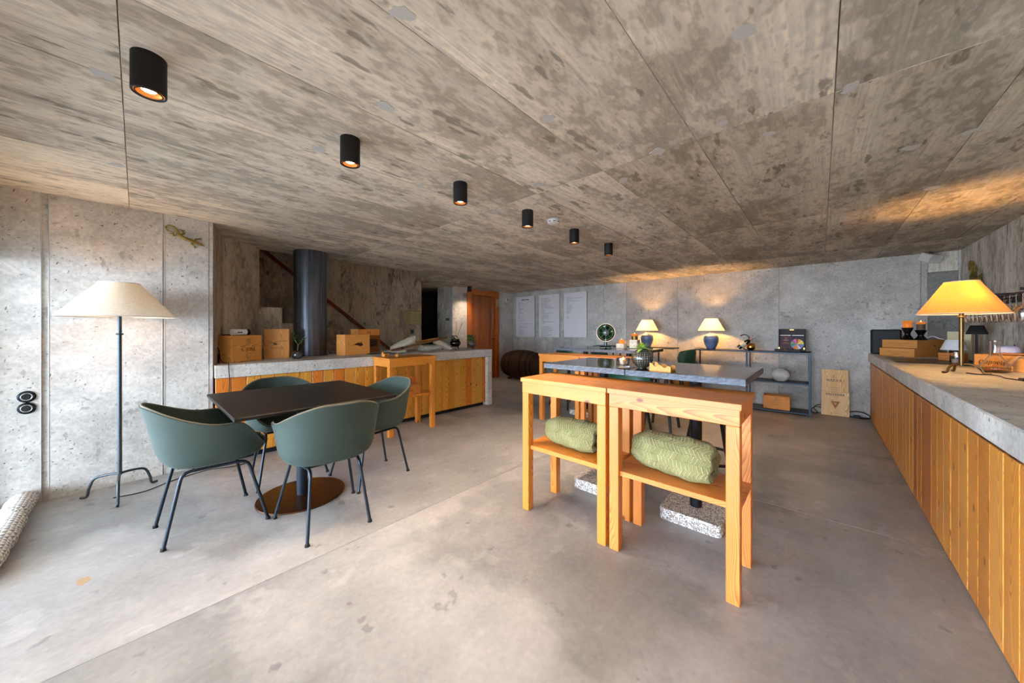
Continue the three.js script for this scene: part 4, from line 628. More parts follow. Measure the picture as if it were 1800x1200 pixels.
// --- blankets
const blTex = texture(512, 512, (u, v, o) => { const rows = 8, a = v * rows, k = Math.floor(a), fy = a - k, ph = u * 14 + (k % 2 ? 1 : -1) * fy * .9 + k * .5, e = Math.abs((ph % 1 + 1) % 1 - .5), e2 = Math.min(fy, 1 - fy); const groove = Math.max(sm(.34, .47, e), sm(.07, .0, e2) * .45), f = fbm(u, v, 90, 90, 2, 601), b = fbm(u, v, 6, 6, 3, 604); const t = clamp(groove * .85 + (f - .5) * .35 + (b - .5) * .6); o[0] = lerp(138, 240, t); o[1] = lerp(134, 230, t); o[2] = lerp(84, 180, t); o[3] = 1 - groove * .9 + (f - .5) * .2; }, null, true);
const blM = phy({ map: blTex.map, bumpMap: blTex.bump, bumpScale: .010, roughness: .95, sheen: .6, sheenColor: new THREE.Color(.30, .34, .20), sheenRoughness: .5 });
{ const L = .40, turns = 2.6, th = .017, pitch = .031;
  const t = thing('blanket_roll', 'large rolled olive green chevron plush blanket on the shelf of the reddish console', 'blanket', [-.60, .445, 2.0], -.13, 'rolled chevron blankets');
  const rad = (w) => .022 + pitch * w, TH = turns * 2 * PI;
  const surf = (side) => gridGeo(260, 44, (u, v) => { const f = side > 0 ? u : 1 - u, w = f * turns, a = f * TH + .1, outer = sm(turns - 1, turns - .9, w); const ends = 1 - .24 * outer * Math.pow(Math.abs(v * 2 - 1), 5); const wr = .0025 * Math.sin(v * 23 + a * 3) * outer + .003 * Math.sin(a * 2 + v * 4) * outer; let r = (rad(w) + side * th / 2 + wr) * ends; const flat = Math.sin(a) < 0 ? 1 - .10 * Math.pow(-Math.sin(a), 2) : 1; const x = (v - .5) * L * (1 + .05 * Math.sin(a + 1)) + .006 * Math.sin(a * 5); return [x, Math.sin(a) * r * flat * .97, Math.cos(a) * r * 1.06]; }, [1, 1]);
  const gs = [surf(1), surf(-1)]; for (const [n, g] of gs.entries()) { const uv = g.attributes.uv; for (let i = 0; i < uv.count; i++) { const f = uv.getX(i), v = uv.getY(i), w = (n ? 1 - f : f) * turns; uv.setXY(i, v * L / .26, (w * 2 * PI * (.03 + pitch * w / 2)) / .26); } }
  const edge = [0, 1].map(e => gridGeo(260, 3, (u, v) => { const w = u * turns, a = u * TH + .1, ends = 1 - .24 * sm(turns - 1, turns - .9, w), s = (e ? v : 1 - v) * 2 - 1; const r = (rad(w) + s * th / 2) * ends, flat = Math.sin(a) < 0 ? 1 - .10 * Math.pow(-Math.sin(a), 2) : 1, bul = (1 - s * s) * .006 * (e ? 1 : -1); return [((e ? 1 : 0) - .5) * L * (1 + .05 * Math.sin(a + 1)) + .006 * Math.sin(a * 5) + bul, Math.sin(a) * r * flat * .97, Math.cos(a) * r * 1.06]; }));
  const g = merge([...gs, ...edge]); g.computeBoundingBox(); g.translate(0, -g.boundingBox.min.y, 0); part(t, 'roll', g, blM); t.scale.set(1, 1.22, 1.18);
  const k = copy(t, 'paler rolled green chevron plush blanket on the shelf of the yellow console', [-1.235, .445, 1.99], -.08); k.scale.set(.92, 1.10, 1.1);
}
// --- candles and fan on the rear bar tables
const wax = phy({ color: 0xe8872a, roughness: .5, transmission: .25, thickness: .02, emissive: new THREE.Color(.9, .28, .03), emissiveIntensity: .25 }), traver = std({ map: wallTex.map, color: new THREE.Color().setRGB(1.25, 1.12, .92), roughness: .7 });
function flame(t, x, y, z, s = 1) { part(t, 'flame', latheSmooth([[.0001, 0], [.005 * s, .006 * s], [.004 * s, .016 * s], [.0001, .03 * s]], 14), std({ color: 0xffd080, emissive: new THREE.Color(1, .62, .18), emissiveIntensity: 3 }), [x, y, z]); }
{ const t = thing('candle', 'short travertine block holding a melted orange candle on the rear bar table', 'candle', [-2.06, .981, 4.55]); part(t, 'holder', roundedSlab(.105, .10, .062, .014), traver); part(t, 'wax', latheSmooth([[.0001, .062], [.042, .062], [.044, .085], [.036, .112], [.022, .118], [.0001, .10]], 30), wax, [.004, 0, 0]); flame(t, .0, .116, 0, .7); }
{ const t = thing('candle', 'tall travertine block with a lit orange candle on the rear bar table', 'candle', [-1.90, .981, 4.62]); part(t, 'holder', roundedSlab(.10, .10, .118, .014), traver); part(t, 'cup', new THREE.CylinderGeometry(.040, .040, .05, 32), M.bronze, [0, .143, 0]); part(t, 'wax', lathe([[.0001, .168], [.042, .168], [.046, .20], [.034, .198], [.0001, .188]], 30), wax); flame(t, 0, .19, 0, 1); }
{ const t = thing('desk_fan', 'dark green retro desk fan with a brass ring on the rear bar table', 'fan', [-2.27, .981, 4.50], .45);
  const gm = phy({ color: 0x0c3a26, roughness: .25, clearcoat: .6 }), y = .215;
  part(t, 'ring', new THREE.TorusGeometry(.126, .0065, 10, 64), std({ color: 0xf2dcc4, roughness: .3 }), [0, y, .03]); part(t, 'guard', merge([.038, .10].map(r => new THREE.TorusGeometry(r, .0014, 6, 48)).concat([...Array(8)].map((_, i) => rod([Math.cos(i * PI / 4) * .03, Math.sin(i * PI / 4) * .03, 0], [Math.cos(i * PI / 4) * .122, Math.sin(i * PI / 4) * .122, 0], .0009, .0009, 5)))), std({ color: 0xb99a70, roughness: .3, metalness: .8 }), [0, y, .036]);  // cream ring colour stands in for the bright gleam of metal
  part(t, 'housing', lathe([[.0001, -.055], [.05, -.055], [.09, -.035], [.122, .0], [.124, .03]], 48).rotateX(PI / 2), gm, [0, y, 0]);
  for (let i = 0; i < 4; i++) { const g = gridGeo(8, 8, (u, v) => { const r = lerp(.028, .105, v), a = (u - .5) * lerp(.5, 1.1, v); return [Math.sin(a) * r, Math.cos(a) * r, (u - .5) * .03]; }); g.rotateZ(i * PI / 2 + .5); part(t, 'blade', g, std({ color: 0x1e4a36, roughness: .15, metalness: .4, side: THREE.DoubleSide }), [0, y, .012]); }
  part(t, 'hub', latheSmooth([[.0001, .02], [.02, .016], [.034, 0], [.034, -.01]], 30).rotateX(PI / 2), phy({ color: 0x5b7f8c, roughness: .12, clearcoat: 1 }), [0, y, .03]);
  part(t, 'neck', rod([0, .01, -.01], [0, .13, -.01], .018, .018, 20), gm); part(t, 'base', merge([rod([0, .018, 0], [.085, .012, .05], .012, .008), rod([0, .018, 0], [-.085, .012, .05], .012, .008), rod([0, .018, 0], [0, .012, -.09], .012, .008)]), gm);
  for (const [x, z] of [[.087, .052], [-.087, .052], [0, -.092]]) part(t, 'foot', new THREE.SphereGeometry(.010, 14, 10), M.chrome, [x, .010, z]); }
// --- ceramic table lamps with pleated shades
function ceramicLamp(label, x, y, d) { const t = thing('table_lamp', label, 'table lamp', [x, y, d], 0, 'ceramic table lamps');
  const tx = texture(64, 256, (u, v, o) => { const s = fbm(u, v, 2, 40, 2, 701), k = sm(.50, .70, v + (s - .5) * .12), b = sm(.22, .06, v); const c = [[104, 122, 158], [222, 210, 196], [70, 66, 62]]; const l = .8 + s * .4; for (let i = 0; i < 3; i++) o[i] = lerp(lerp(c[0][i], c[1][i], k), c[2][i], b) * l; o[3] = s; }, null, true);
  part(t, 'body', latheSmooth([[.0001, 0], [.062, 0], [.068, .02], [.10, .09], [.114, .155], [.102, .215], [.055, .258], [.03, .268], [.03, .285], [.0001, .285]], 48, 60), phy({ map: tx.map, bumpMap: tx.bump, bumpScale: .002, roughness: .35, clearcoat: .4 }));
  part(t, 'socket', rod([0, .283, 0], [0, .335, 0], .013), M.brass);
  const h0 = .312, h1 = .52, r0 = .200, r1 = .095, n = 44; part(t, 'shade', gridGeo(n * 6, 4, (u, v) => { const a = -u * 2 * PI, r = lerp(r0, r1, v) + Math.cos(u * 2 * PI * n) * .003; return [Math.cos(a) * r, lerp(h0, h1, v), Math.sin(a) * r]; }), phy({ color: new THREE.Color().setRGB(.92, .84, .66), roughness: 1, transmission: .36, thickness: 0, side: THREE.DoubleSide }));
  part(t, 'shade_trim', merge([new THREE.TorusGeometry(r0, .004, 6, 60).rotateX(PI / 2).translate(0, h0, 0), new THREE.TorusGeometry(r1, .003, 6, 40).rotateX(PI / 2).translate(0, h1, 0)]), M.offWhite);
  lampLight(t, [0, .41, 0], LAMP_CD, AMBER); return t; }
ceramicLamp('blue glazed table lamp with pleated shade behind the rear bar table, beside the candles', -2.48, .907, 6.62);
ceramicLamp('blue glazed table lamp with pleated shade on the steel shelving left of the bottle cradle', -1.385, .907, 6.60);
// --- on the steel shelving
{ const t = thing('wine_bottle_holder', 'dark wine bottle lying tilted in a curled black cradle with a brass bowl', 'bottle holder', [-.90, .907, 6.60], .1);
  part(t, 'cradle', tube([[.075, .012, 0], [.045, .01, 0], [.005, .012, 0], [-.03, .05, 0], [.03, .12, 0], [.055, .19, 0], [.03, .235, 0], [-.02, .25, 0], [-.065, .228, 0]], .009, 70, 8), M.blackGloss);
  const b = part(t, 'bottle', lathe([[.0001, 0], [.034, 0], [.038, .006], [.038, .15], [.030, .18], [.0145, .20], [.0135, .25], [.0001, .25]], 30).translate(0, -.02, 0), phy({ color: 0x0d0a08, roughness: .12, clearcoat: .6 }), [-.075, .050, .02], [0, 0, -.87]); part(b, 'label', lathe([[.0386, .05], [.0386, .125]], 30).translate(0, -.02, 0), std({ color: 0xcbbda6, roughness: .8, side: THREE.DoubleSide })); part(b, 'capsule', rod([0, .175, 0], [0, .236, 0], .0155, .0155, 20), std({ color: 0xa56a48, roughness: .4 }));
  part(t, 'bowl', latheSmooth([[.0001, 0], [.03, .003], [.058, .04], [.056, .085], [.045, .11]], 36), std({ color: 0xd9a24a, roughness: .15, metalness: .95, side: THREE.DoubleSide }), [.075, 0, -.02]); }
{ const t = thing('presentation_case', 'open dark presentation case with a burgundy card and a colourful fan wheel', 'case', [-.32, .907, 6.66]);
  const dk = std({ color: 0x1b1214, roughness: .6 });
  part(t, 'lid', merge([at(cbox(.32, .33, .012, .002), 0, .165, -.02), at(cbox(.012, .33, .05, .002), -.154, .165, 0), at(cbox(.012, .33, .05, .002), .154, .165, 0), at(cbox(.32, .012, .05, .002), 0, .324, 0)]), dk, [0, .01, -.02], [-.08, 0, 0]);
  part(t, 'tray', merge([at(cbox(.30, .035, .10, .003), -.05, .0175, .06)]), dk);
  const card = (w, h, x, col, pr, z) => { part(t, 'card', cbox(w, h, .006, .001), std({ color: col, roughness: .6 }), [x, .045 + h / 2, z], [-.08, 0, 0]); part(t, 'print', new THREE.PlaneGeometry(w, h), std({ map: canvasTex(256, Math.round(256 * h / w), pr), roughness: .6 }), [x, .0455 + h / 2, z + .004], [-.08, 0, 0]); };
  card(.135, .205, -.07, 0x4a2024, (g, w, h) => { g.fillStyle = '#4a2228'; g.fillRect(0, 0, w, h); g.fillStyle = '#e8e4dc'; g.fillRect(0, 0, w * .92, h * .05); g.strokeStyle = '#c08a5a'; g.lineWidth = 4; g.beginPath(); g.arc(w * .5, h * .26, 22, 0, 7); g.moveTo(w * .5, h * .18); g.lineTo(w * .5, h * .34); g.stroke(); g.fillStyle = '#d8c8b8'; g.fillRect(w * .28, h * .37, w * .44, 8); g.fillStyle = '#c07a4a'; g.fillRect(w * .3, h * .55, w * .36, 7); g.fillRect(w * .2, h * .61, w * .56, 7); }, -.002);
  card(.135, .205, .07, 0x241c26, (g, w, h) => { g.fillStyle = '#2a2230'; g.fillRect(0, 0, w, h); g.fillStyle = '#e8e4dc'; g.fillRect(0, 0, w, h * .05); g.fillStyle = '#b0744a'; g.fillRect(w * .15, h * .36, w * .6, 9); }, -.006);
  const cols = ['#e9c23c', '#f0d860', '#e8a030', '#c22a3a', '#d86aa8', '#b04a90', '#6aa050', '#3f7d6a', '#7a9ac8', '#e87a2a', '#f09a3a', '#d8d4e0', '#8a5aa8', '#4a7ab0']; cols.forEach((c, i) => { const s = new THREE.Shape(), a0 = i / 14 * 2 * PI, a1 = (i + .92) / 14 * 2 * PI; s.moveTo(0, 0); s.lineTo(Math.cos(a0) * .078, Math.sin(a0) * .078); s.lineTo(Math.cos(a1) * .078, Math.sin(a1) * .078); s.closePath(); part(t, 'fan_card', new THREE.ExtrudeGeometry(s, { depth: .0015, bevelEnabled: false }), std({ color: c, roughness: .5 }), [.062, .115, .018 + i * .0003], [-.08, 0, 0]); });
  part(t, 'clasp', merge([at(cbox(.05, .014, .006, .001), 0, .328, .008), at(cbox(.018, .03, .006, .001), -.148, .05, .04), at(cbox(.018, .03, .006, .001), .142, .05, .04), at(new THREE.SphereGeometry(.016, 14, 10), -.07, .035, .11)]), M.brass);
  part(t, 'tray_studs', merge([...Array(9)].map((_, i) => at(new THREE.SphereGeometry(.004, 8, 6), -.17 + i * .029, .037, .10))), M.offWhite); }
{ const t = thing('vase', 'squat white stoneware vase on the middle steel shelf', 'vase', [-.45, .459, 6.58]); part(t, 'body', latheSmooth([[.0001, 0], [.05, 0], [.09, .035], [.113, .09], [.09, .15], [.045, .178], [.042, .186], [.034, .182], [.0001, .15]], 48), std({ color: 0xe2deda, bumpMap: wallTex.bump, bumpScale: .003, roughness: .9 })); part(t, 'mouth_ring', new THREE.TorusGeometry(.041, .004, 8, 36).rotateX(PI / 2), M.offWhite, [0, .183, 0]); }
{ const t = thing('power_cord', 'thin black lamp cord with a switch hanging left of the steel shelving', 'cord', [-1.62, 0, 6.66]); part(t, 'cord', tube([[.12, .912, .0], [.0, .915, .03], [-.025, .85, .04], [-.03, .70, .04], [-.06, .62, .04], [-.09, .55, .05]], .0035, 50, 6), M.cable); part(t, 'switch', cbox(.016, .05, .014, .004), M.black, [-.035, .66, .042]); }
{ const q = rng(44), t = thing('wicker_basket', 'tall brown wicker basket on the floor beside the back steel shelving', 'basket', [-1.84, 0, 6.32]);
  const m = wood([.72, .48, .26], .8, { clearcoat: 0 }); for (let i = 0; i < 19; i++) { const y = .02 + i * .023, r = .15 + .03 * i / 19; const p = []; for (let k = 0; k < 48; k++) { const a = k / 48 * 2 * PI; p.push([Math.cos(a) * (r + (k % 2 ? 1 : -1) * (i % 2 ? 1 : -1) * .006), y, Math.sin(a) * (r + (k % 2 ? 1 : -1) * (i % 2 ? 1 : -1) * .006)]); } part(t, 'weave', tube(p, .012, 96, 6, true), m); } part(t, 'bottom', new THREE.CylinderGeometry(.145, .14, .02, 32), m, [0, .011, 0]); }
// --- front bar table: candle glass, bottle rack
{ const t = thing('candle_holder', 'square glass tealight holder with a lit candle on the front bar table', 'candle', [-.99, .981, 2.215], .2); part(t, 'glass', lathe([[.0001, 0], [.040, 0], [.043, .006], [.044, .066], [.041, .067], [.039, .016], [.0001, .014]], 8).rotateY(PI / 8), M.glass); part(t, 'tealight', new THREE.CylinderGeometry(.022, .022, .03, 28), std({ color: 0x9a7a58, roughness: .5, emissive: new THREE.Color(1, .4, .1), emissiveIntensity: .10 }), [0, .034, 0]); flame(t, 0, .05, 0, .9);
  const p = new THREE.PointLight(new THREE.Color(...AMBER), .01, 0, 2); p.position.set(0, .075, 0); p.castShadow = true; t.add(p); }
{ const t = thing('bottle_rest', 'pale wooden bottle rest with scalloped notches on the front bar table', 'bottle rest', [-.735, .981, 2.225]);
  const s = new THREE.Shape(); s.moveTo(-.095, 0); s.lineTo(.095, 0); s.lineTo(.095, .038); s.quadraticCurveTo(.075, .048, .06, .040); s.quadraticCurveTo(.045, .020, .025, .036); s.quadraticCurveTo(.0, .052, -.02, .046); s.quadraticCurveTo(-.04, .024, -.06, .044); s.quadraticCurveTo(-.07, .06, -.095, .060); s.closePath(); const g = () => { const k = new THREE.ExtrudeGeometry(s, { depth: .014, bevelEnabled: true, bevelSize: .0015, bevelThickness: .0015, bevelSegments: 1 }); const uv = k.attributes.uv; for (let i = 0; i < uv.count; i++) uv.setXY(i, uv.getY(i) / .5, uv.getX(i) / 2 + .3); return k; };
  part(t, 'notched_board', g(), M.crate, [0, 0, .06]); part(t, 'notched_board', g(), M.crate, [0, 0, -.07]); for (const x of [-.085, .085]) part(t, 'crosspiece', cbox(.016, .018, .12, .002, 2, null, WT), M.crateLight, [x, .012, 0]); t.scale.set(.66, .8, .7); }
// --- stools
function shellStool(label, x, d, turn) { const t = thing('bar_chair', label, 'bar stool', [x, 0, d], turn, 'green shell bar stools'); const sy = .66;
  const f = (u, v, o) => { const a = (u - .5) * 2, X = a * (.205 - .03 * sm(.5, 1, v)) ; const z = v < .5 ? lerp(.20, -.16, v * 2) : -.16 - .05 * sm(.5, 1, v) - .02 * (v - .5); const y = v < .5 ? sy - .012 * Math.sin(v * 2 * PI) + .04 * a * a + (v < .08 ? -.02 * (1 - v / .08) : 0) : sy + .005 + (v - .5) * 2 * .27; const wrap = sm(.45, .8, v) * a * a * .10; return [X * (1 - .12 * Math.pow(Math.max(0, v - .85) / .15, 2)), y + o + (v > .9 ? -.035 * a * a * (v - .9) * 10 : 0), z + wrap + sm(.4, .6, v) * o]; };
  part(t, 'shell', mergeVertices(merge([gridGeo(24, 48, (u, v) => f(u, v, .005)), gridGeo(24, 48, (u, v) => f(1 - u, v, -.005)), gridGeo(24, 2, (u, v) => f(u, 1, .005 - v * .01)), gridGeo(24, 2, (u, v) => f(1 - u, 0, .005 - v * .01)), gridGeo(2, 48, (u, v) => f(0, v, -.005 + u * .01)), gridGeo(2, 48, (u, v) => f(1, v, .005 - u * .01))]), 1e-5), M.green);
  const c = [[-1, 1], [1, 1], [1, -1], [-1, -1]]; for (const [a, b] of c) part(t, 'leg', rod([a * .225, 0, b * .225], [a * .13, sy - .012, b * .13], .013, .013, 12), M.black);
  for (let i = 0; i < 4; i++) { const [a, b] = c[i], [e, g] = c[(i + 1) % 4], k = lerp(.225, .13, .30); part(t, 'footrest', rod([a * k, .20, b * k], [e * k, .20, g * k], .008), M.black); } part(t, 'seat_frame', cbox(.28, .012, .28, .002), M.black, [0, sy - .018, 0]); return t; }
shellStool('green shell stool behind the front bar tables, its backrest just above the console', -1.33, 3.02, .1);
shellStool('green shell stool at the rear bar table beside the barrel, brown inner back', -3.03, 4.72, 1.3); shellStool('second green shell stool behind the rear bar table, next to the barrel one', -2.75, 5.35, 2.9);
shellStool('dark green shell stool near the back wall, left of the steel shelving', -1.62, 5.75, -2.0);
function roundStool(label, x, d, turn, sy, foot) { const t = thing('stool', label, 'stool', [x, 0, d], turn, 'round wooden stools'); part(t, 'seat', latheSmooth([[.0001, sy - .03], [.15, sy - .03], [.172, sy - .015], [.168, sy], [.0001, sy - .004]], 40), wood([.22, .13, .08], .5)); const c = [[-1, 1], [1, 1], [1, -1], [-1, -1]]; for (const [a, b] of c) part(t, 'leg', bar([a * foot, 0.0, b * foot], [a * .09, sy - .03, b * .09], .028, .028), M.black); part(t, 'footring', new THREE.TorusGeometry(foot * 1.20, .011, 10, 48).rotateX(PI / 2), M.black, [0, .24, 0]); return t; }
roundStool('black round stool with dark wooden seat and ring footrest, behind the front bar tables', -1.49, 4.45, .0, .66, .165);
roundStool('black round stool tucked under the front bar table nearest the bar counter', -.66, 3.06, .35, .62, .185);
// --- things on the right bar counter
const RC = .906;
{ const t = thing('table_lamp', 'large brass tripod table lamp with a glowing linen cone shade on the right counter', 'table lamp', [.80, RC, 4.24]);
  part(t, 'stem', rod([0, .06, 0], [0, .60, 0], .0135, .012, 20), M.bronze); part(t, 'collar', lathe([[.0001, .425], [.021, .425], [.022, .431], [.021, .437], [.0001, .437]], 24), M.brass);
  for (const a of [.35, 2.45, 4.55]) { const c = Math.cos(a), s = Math.sin(a); part(t, 'leg', tube([[0, .07, 0], [c * .05, .068, s * .05], [c * .09, .045, s * .09], [c * .105, .012, s * .105], [c * .135, .007, s * .135]], .008, 36, 8), M.bronze); }
  part(t, 'shade', latheSmoothLine([[.085, .70], [.225, .455]]), shadeM([.96, .46, .10], .26)); part(t, 'shade_rim', merge([new THREE.TorusGeometry(.225, .003, 8, 64).rotateX(PI / 2).translate(0, .455, 0), new THREE.TorusGeometry(.085, .003, 8, 48).rotateX(PI / 2).translate(0, .70, 0)]), M.offWhite);
  lampLight(t, [0, .585, 0], LAMP_CD * 1.45, AMBER);
  const k = thing('power_cord', 'black lamp cord with an inline switch trailing across the right counter', 'cord', [.86, RC, 4.2]); part(k, 'cord', tube([[-.04, .005, -.02], [.0, .005, .04], [.06, .005, .02], [.08, .005, .12], [.07, .005, .24], [.13, .005, .42], [.12, .005, .7]], .0035, 70, 6), M.cable); part(k, 'switch', cbox(.026, .016, .07, .005), M.black, [.118, .009, .33]); }
{ const t = thing('speaker', 'flat black rectangular speaker standing against the back wall on the right counter', 'speaker', [.655, RC, 6.82]); part(t, 'cabinet', cbox(.28, .335, .09, .012), M.blackMatte, [0, .1675, 0]); part(t, 'grille', cbox(.25, .30, .006, .004), M.black, [0, .1675, .046]); }
const boxP = (g, w, h) => { g.fillStyle = 'rgba(96,58,16,.8)'; g.textAlign = 'center'; g.font = Math.round(h * .17) + 'px serif'; g.fillText('QUINTA DA ROMANEIRA', w * .5, h * .50); g.fillRect(w * .38, h * .64, w * .24, h * .05); };
crate('wine_box', 'lower flat wooden wine box of the two stacked on the right counter', [.56, 6.38], [.83, 6.22], RC, .50, .105, M.crateDark, [.88, .80, .60], true, boxP, false, 512, 'wine box');
crate('wine_box', 'upper flat wooden wine box of the stack, under the two candlesticks', [.585, 6.40], [.855, 6.24], RC + .107, .55, .10, M.crateDark, [.86, .77, .56], true, boxP, false, 512, 'wine box');
function candlestick(label, x, d, h, melted) { const t = thing('candlestick', label, 'candlestick', [x, RC + .208, d], 0, 'candles on the wine boxes'); part(t, 'holder', latheSmooth([[.0001, 0], [.055, 0], [.052, .012], [.03, h * .35], [.026, h * .5], [.036, h * .7], [.05, h * .95], [.052, h], [.0001, h]], 36), M.blackGloss);
  if (melted) part(t, 'wax', latheSmooth([[.0001, h], [.036, h], [.036, h + .05], [.046, h + .075], [.05, h + .083], [.04, h + .08], [.0001, h + .06]], 30), wax); else { part(t, 'candle_base', new THREE.CylinderGeometry(.036, .036, .07, 30), std({ color: 0x5a4c3e, roughness: .6 }), [0, h + .035, 0]); part(t, 'wax', lathe([[.0001, h + .07], [.037, h + .07], [.038, h + .10], [.03, h + .098], [.0001, h + .09]], 30), wax); flame(t, 0, h + .09, 0, 1); } return t; }
candlestick('black candlestick with a melted amber candle, left of the pair on the wine boxes', .80, 6.42, .15, true); candlestick('black candlestick with a lit orange candle, right of the pair on the wine boxes', .905, 6.40, .12, false);
{ const t = thing('strap', 'thin white curved strap lying at the end of the upper wine box', 'strap', [1.02, RC + .208, 6.52], -.3); part(t, 'band', tube([[-.06, .004, 0], [-.03, .035, 0], [.0, .042, 0], [.04, .02, 0], [.08, .008, 0]], .005, 30, 6), M.white); }
{ const t = thing('serving_tray', 'dark brown flat tray lying on the right counter behind the brass lamp', 'tray', [.83, RC, 5.55]); part(t, 'tray', cbox(.52, .008, .72, .003), std({ color: 0x2a1c14, roughness: .35 }), [0, .005, 0]); }
{ const t = thing('paper_sheet', 'large sheet of paper under the brass lamp on the right counter', 'paper', [.80, RC, 4.92]); part(t, 'paper', cbox(.40, .0012, .34, .0003), std({ color: 0xd9cdb2, roughness: .8 }), [0, .001, 0]); }
crate('wine_crate', 'orange lit wooden crate with dark brush lettering on the right counter', [.985, 4.86], [1.20, 4.50], RC, .17, .125, M.crate, [1, .96, .84], true, (g, w, h) => { g.fillStyle = 'rgba(50,22,4,.92)'; g.font = 'italic bold ' + Math.round(h * .42) + 'px serif'; g.textAlign = 'left'; g.fillText('Capoeira', w * .06, h * .66); });
crate('wooden_box', 'small slatted wooden box carrying the white lamp behind the brass stem', [.93, 5.74], [1.06, 5.66], RC, .14, .09, M.crateDark, [.9, .74, .54], true, (g, w, h) => { g.fillStyle = 'rgba(40,20,8,.7)'; g.fillRect(0, h * .32, w, h * .03); g.fillRect(0, h * .64, w, h * .03); }, false, 256, 'box');
{ const t = thing('table_lamp', 'small white cone lamp on the wooden box, partly behind the brass lamp stem', 'table lamp', [1.04, RC + .091, 5.77]); part(t, 'shade', lathe([[.0001, .135], [.055, .135], [.092, .03], [.090, .028], [.0001, .05]], 36), M.white); part(t, 'base', new THREE.CylinderGeometry(.03, .035, .03, 24), M.black, [0, .015, 0]); }
{ const mk = (label, x, d, h) => { const t = thing('table_lamp', label, 'table lamp', [x, RC, d], 0, 'black cordless lamps'); part(t, 'base', lathe([[.0001, 0], [.05, 0], [.05, .012], [.0001, .014]], 30), M.black); part(t, 'stem', rod([0, .01, 0], [0, h - .06, 0], .007), M.black); part(t, 'shade', lathe([[.0001, h], [.042, h], [.07, h - .085], [.068, h - .085], [.04, h - .006]], 36), M.blackMatte); };
  mk('black cordless table lamp on the right counter, the nearer of the two', 1.155, 5.62, .375); mk('black cordless table lamp directly behind its twin on the right counter', 1.19, 5.80, .37); }
{ const t = thing('menu_card', 'upright cream card with columns of dots behind the black lamps', 'menu', [1.12, RC, 6.02], -.85); part(t, 'card', cbox(.20, .31, .006, .001), std({ color: 0xd6c9a4, roughness: .8 }), [0, .156, 0]); part(t, 'print', new THREE.PlaneGeometry(.195, .30), std({ map: canvasTex(128, 200, (g, w, h) => { g.fillStyle = '#cfc19b'; g.fillRect(0, 0, w, h); g.fillStyle = '#4a3a20'; for (let c = 0; c < 4; c++) for (let i = 0; i < 22; i++) g.fillRect(w * .55 + c * 10, 50 + i * 6.4, 3, 4); }), roughness: .8 }), [0, .156, .0036]); part(t, 'stand', cbox(.06, .004, .06, .001), M.crateDark, [0, .003, -.03]); }
{ const t = thing('glass_holder', 'clear glass tealight holder with a handle tray behind the brass lamp legs', 'candle holder', [.95, RC, 5.18]); part(t, 'cup', lathe([[.0001, .006], [.036, .006], [.042, .02], [.042, .10], [.036, .115], [.040, .125], [.036, .124], [.033, .112], [.037, .10], [.037, .022], [.0001, .014]], 36), M.glass); part(t, 'wax', new THREE.CylinderGeometry(.033, .033, .03, 28), std({ color: 0xe8ddd0, roughness: .5 }), [0, .035, 0]); part(t, 'tray', roundedSlab(.20, .09, .014, .03), M.glass, [.05, 0, 0]); part(t, 'block', cbox(.03, .09, .05, .004), M.glass, [.11, .06, 0]); }
{ const t = thing('dome_speaker', 'lavender white dome speaker on a small board atop the lettered crate', 'speaker', [1.16, RC + .126, 4.90]); part(t, 'board', cbox(.17, .012, .14, .002, 0, null, WT), M.crateDark, [0, .007, 0]); part(t, 'dome', latheSmooth([[.0001, .013], [.058, .013], [.064, .03], [.056, .06], [.03, .072], [.0001, .074]], 40), std({ color: 0xcdcbe2, roughness: .6 })); }
{ const t = thing('decanter', 'clear glass decanter with a narrow neck and a curled spout', 'decanter', [1.01, RC, 4.50]); part(t, 'body', latheSmooth([[.0001, .002], [.06, .003], [.082, .022], [.078, .05], [.045, .10], [.027, .14], [.0255, .20], [.029, .245], [.026, .245], [.0225, .20], [.024, .14], [.042, .10], [.074, .05], [.078, .022], [.058, .008], [.0001, .007]], 44, 80), M.glass); part(t, 'spout', tube([[.05, .05, .02], [.075, .10, .04], [.10, .13, .06], [.125, .11, .08], [.135, .075, .09], [.155, .065, .105], [.172, .09, .12], [.17, .13, .118]], .011, 60, 12), M.glass); part(t, 'wine', latheSmooth([[.0001, .009], [.055, .009], [.073, .024], [.070, .036], [.0001, .036]], 36), phy({ color: 0xf0b860, roughness: .02, transmission: .95, thickness: .05, ior: 1.34 })); }
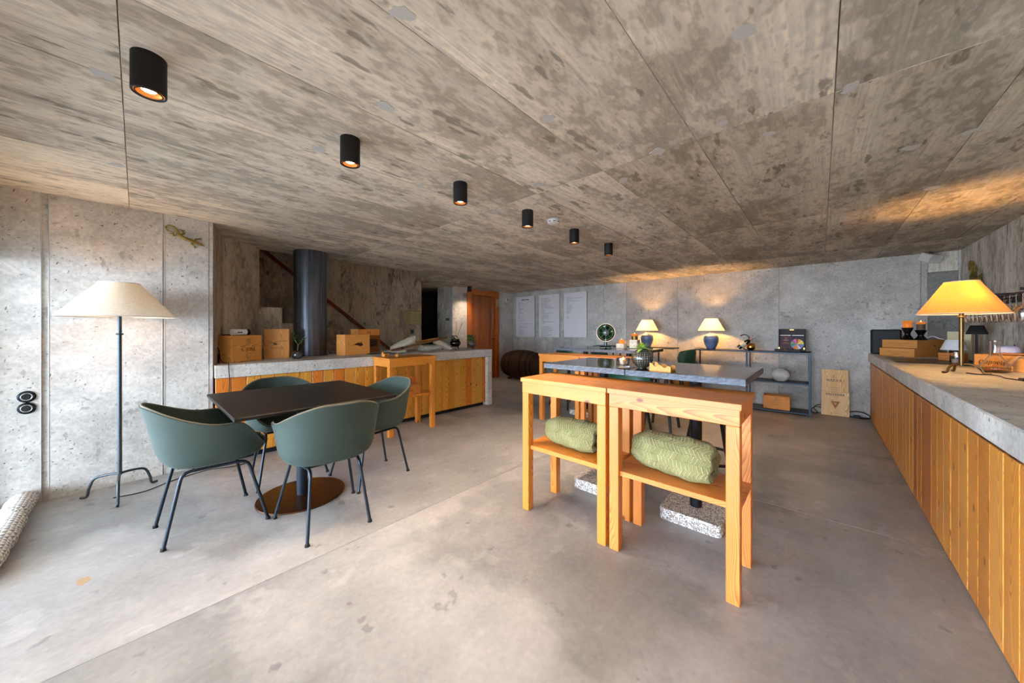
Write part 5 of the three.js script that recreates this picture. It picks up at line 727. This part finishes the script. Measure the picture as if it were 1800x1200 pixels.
{ const t = thing('napkin', 'dark maroon folded napkin peak standing behind the lettered crate on the counter', 'napkin', [1.225, RC + .0, 5.02]); const g = new THREE.ConeGeometry(.075, .21, 4, 1); g.translate(0, .105, 0); g.rotateY(.4); part(t, 'cloth', g.toNonIndexed(), std({ color: 0x35151a, roughness: .9 })); part(t, 'fold', bar([-.03, .02, .045], [.0, .20, .002], .01, .004), std({ color: 0x42191f, roughness: .9 })); }
// --- hanging wine glasses
{ const t = thing('glass_rack', 'black metal rack on the right wall with wine glasses hanging from it', 'rack', [1.16, 1.50, 4.70]);
  for (let i = 0; i < 2; i++) { part(t, 'rail', rod([-.10 + i * .14 - .02, 0, .9], [-.10 + i * .14 - .02, 0, -.9], .005), M.black); part(t, 'rail', rod([-.10 + i * .14 + .02, 0, .9], [-.10 + i * .14 + .02, 0, -.9], .005), M.black); }
  for (const z of [-.85, -.3, .3, .85]) part(t, 'bracket', bar([-.2, .006, z], [.138, .006, z], .02, .006), M.black);
  part(t, 'wall_plate', cbox(.008, .06, 1.8, .002), M.black, [.134, .01, 0]);
  const gg = lathe([[.033, .004], [.033, .006], [.006, .001], [.0035, -.008], [.0032, -.075], [.012, -.088], [.034, -.115], [.040, -.145], [.033, -.195], [.0322, -.195], [.039, -.145], [.033, -.116], [.010, -.09], [.0001, -.088]], 24);
  let first = null; const ord = ['first', 'second', 'third', 'fourth', 'fifth', 'sixth', 'seventh', 'eighth', 'ninth', 'tenth', 'eleventh', 'twelfth'];
  for (let r = 0; r < 2; r++) { const n = r ? 7 : 12; for (let i = 0; i < n; i++) { const x = 1.06 + .14 * r, dd = 5.44 - .113 * i; let o; if (!first) { o = first = thing('wine_glass', '', 'wine glass', [x, 1.50, dd]); part(o, 'glass', gg, M.glass); } else o = copy(first, '', [x, 1.50, dd]);
    o.userData.label = ord[i] + ' hanging wine glass from the far end in the ' + (r ? 'row against the wall' : 'row away from the wall'); o.userData.group = 'hanging wine glasses'; } } }

renderer.render(scene, camera);
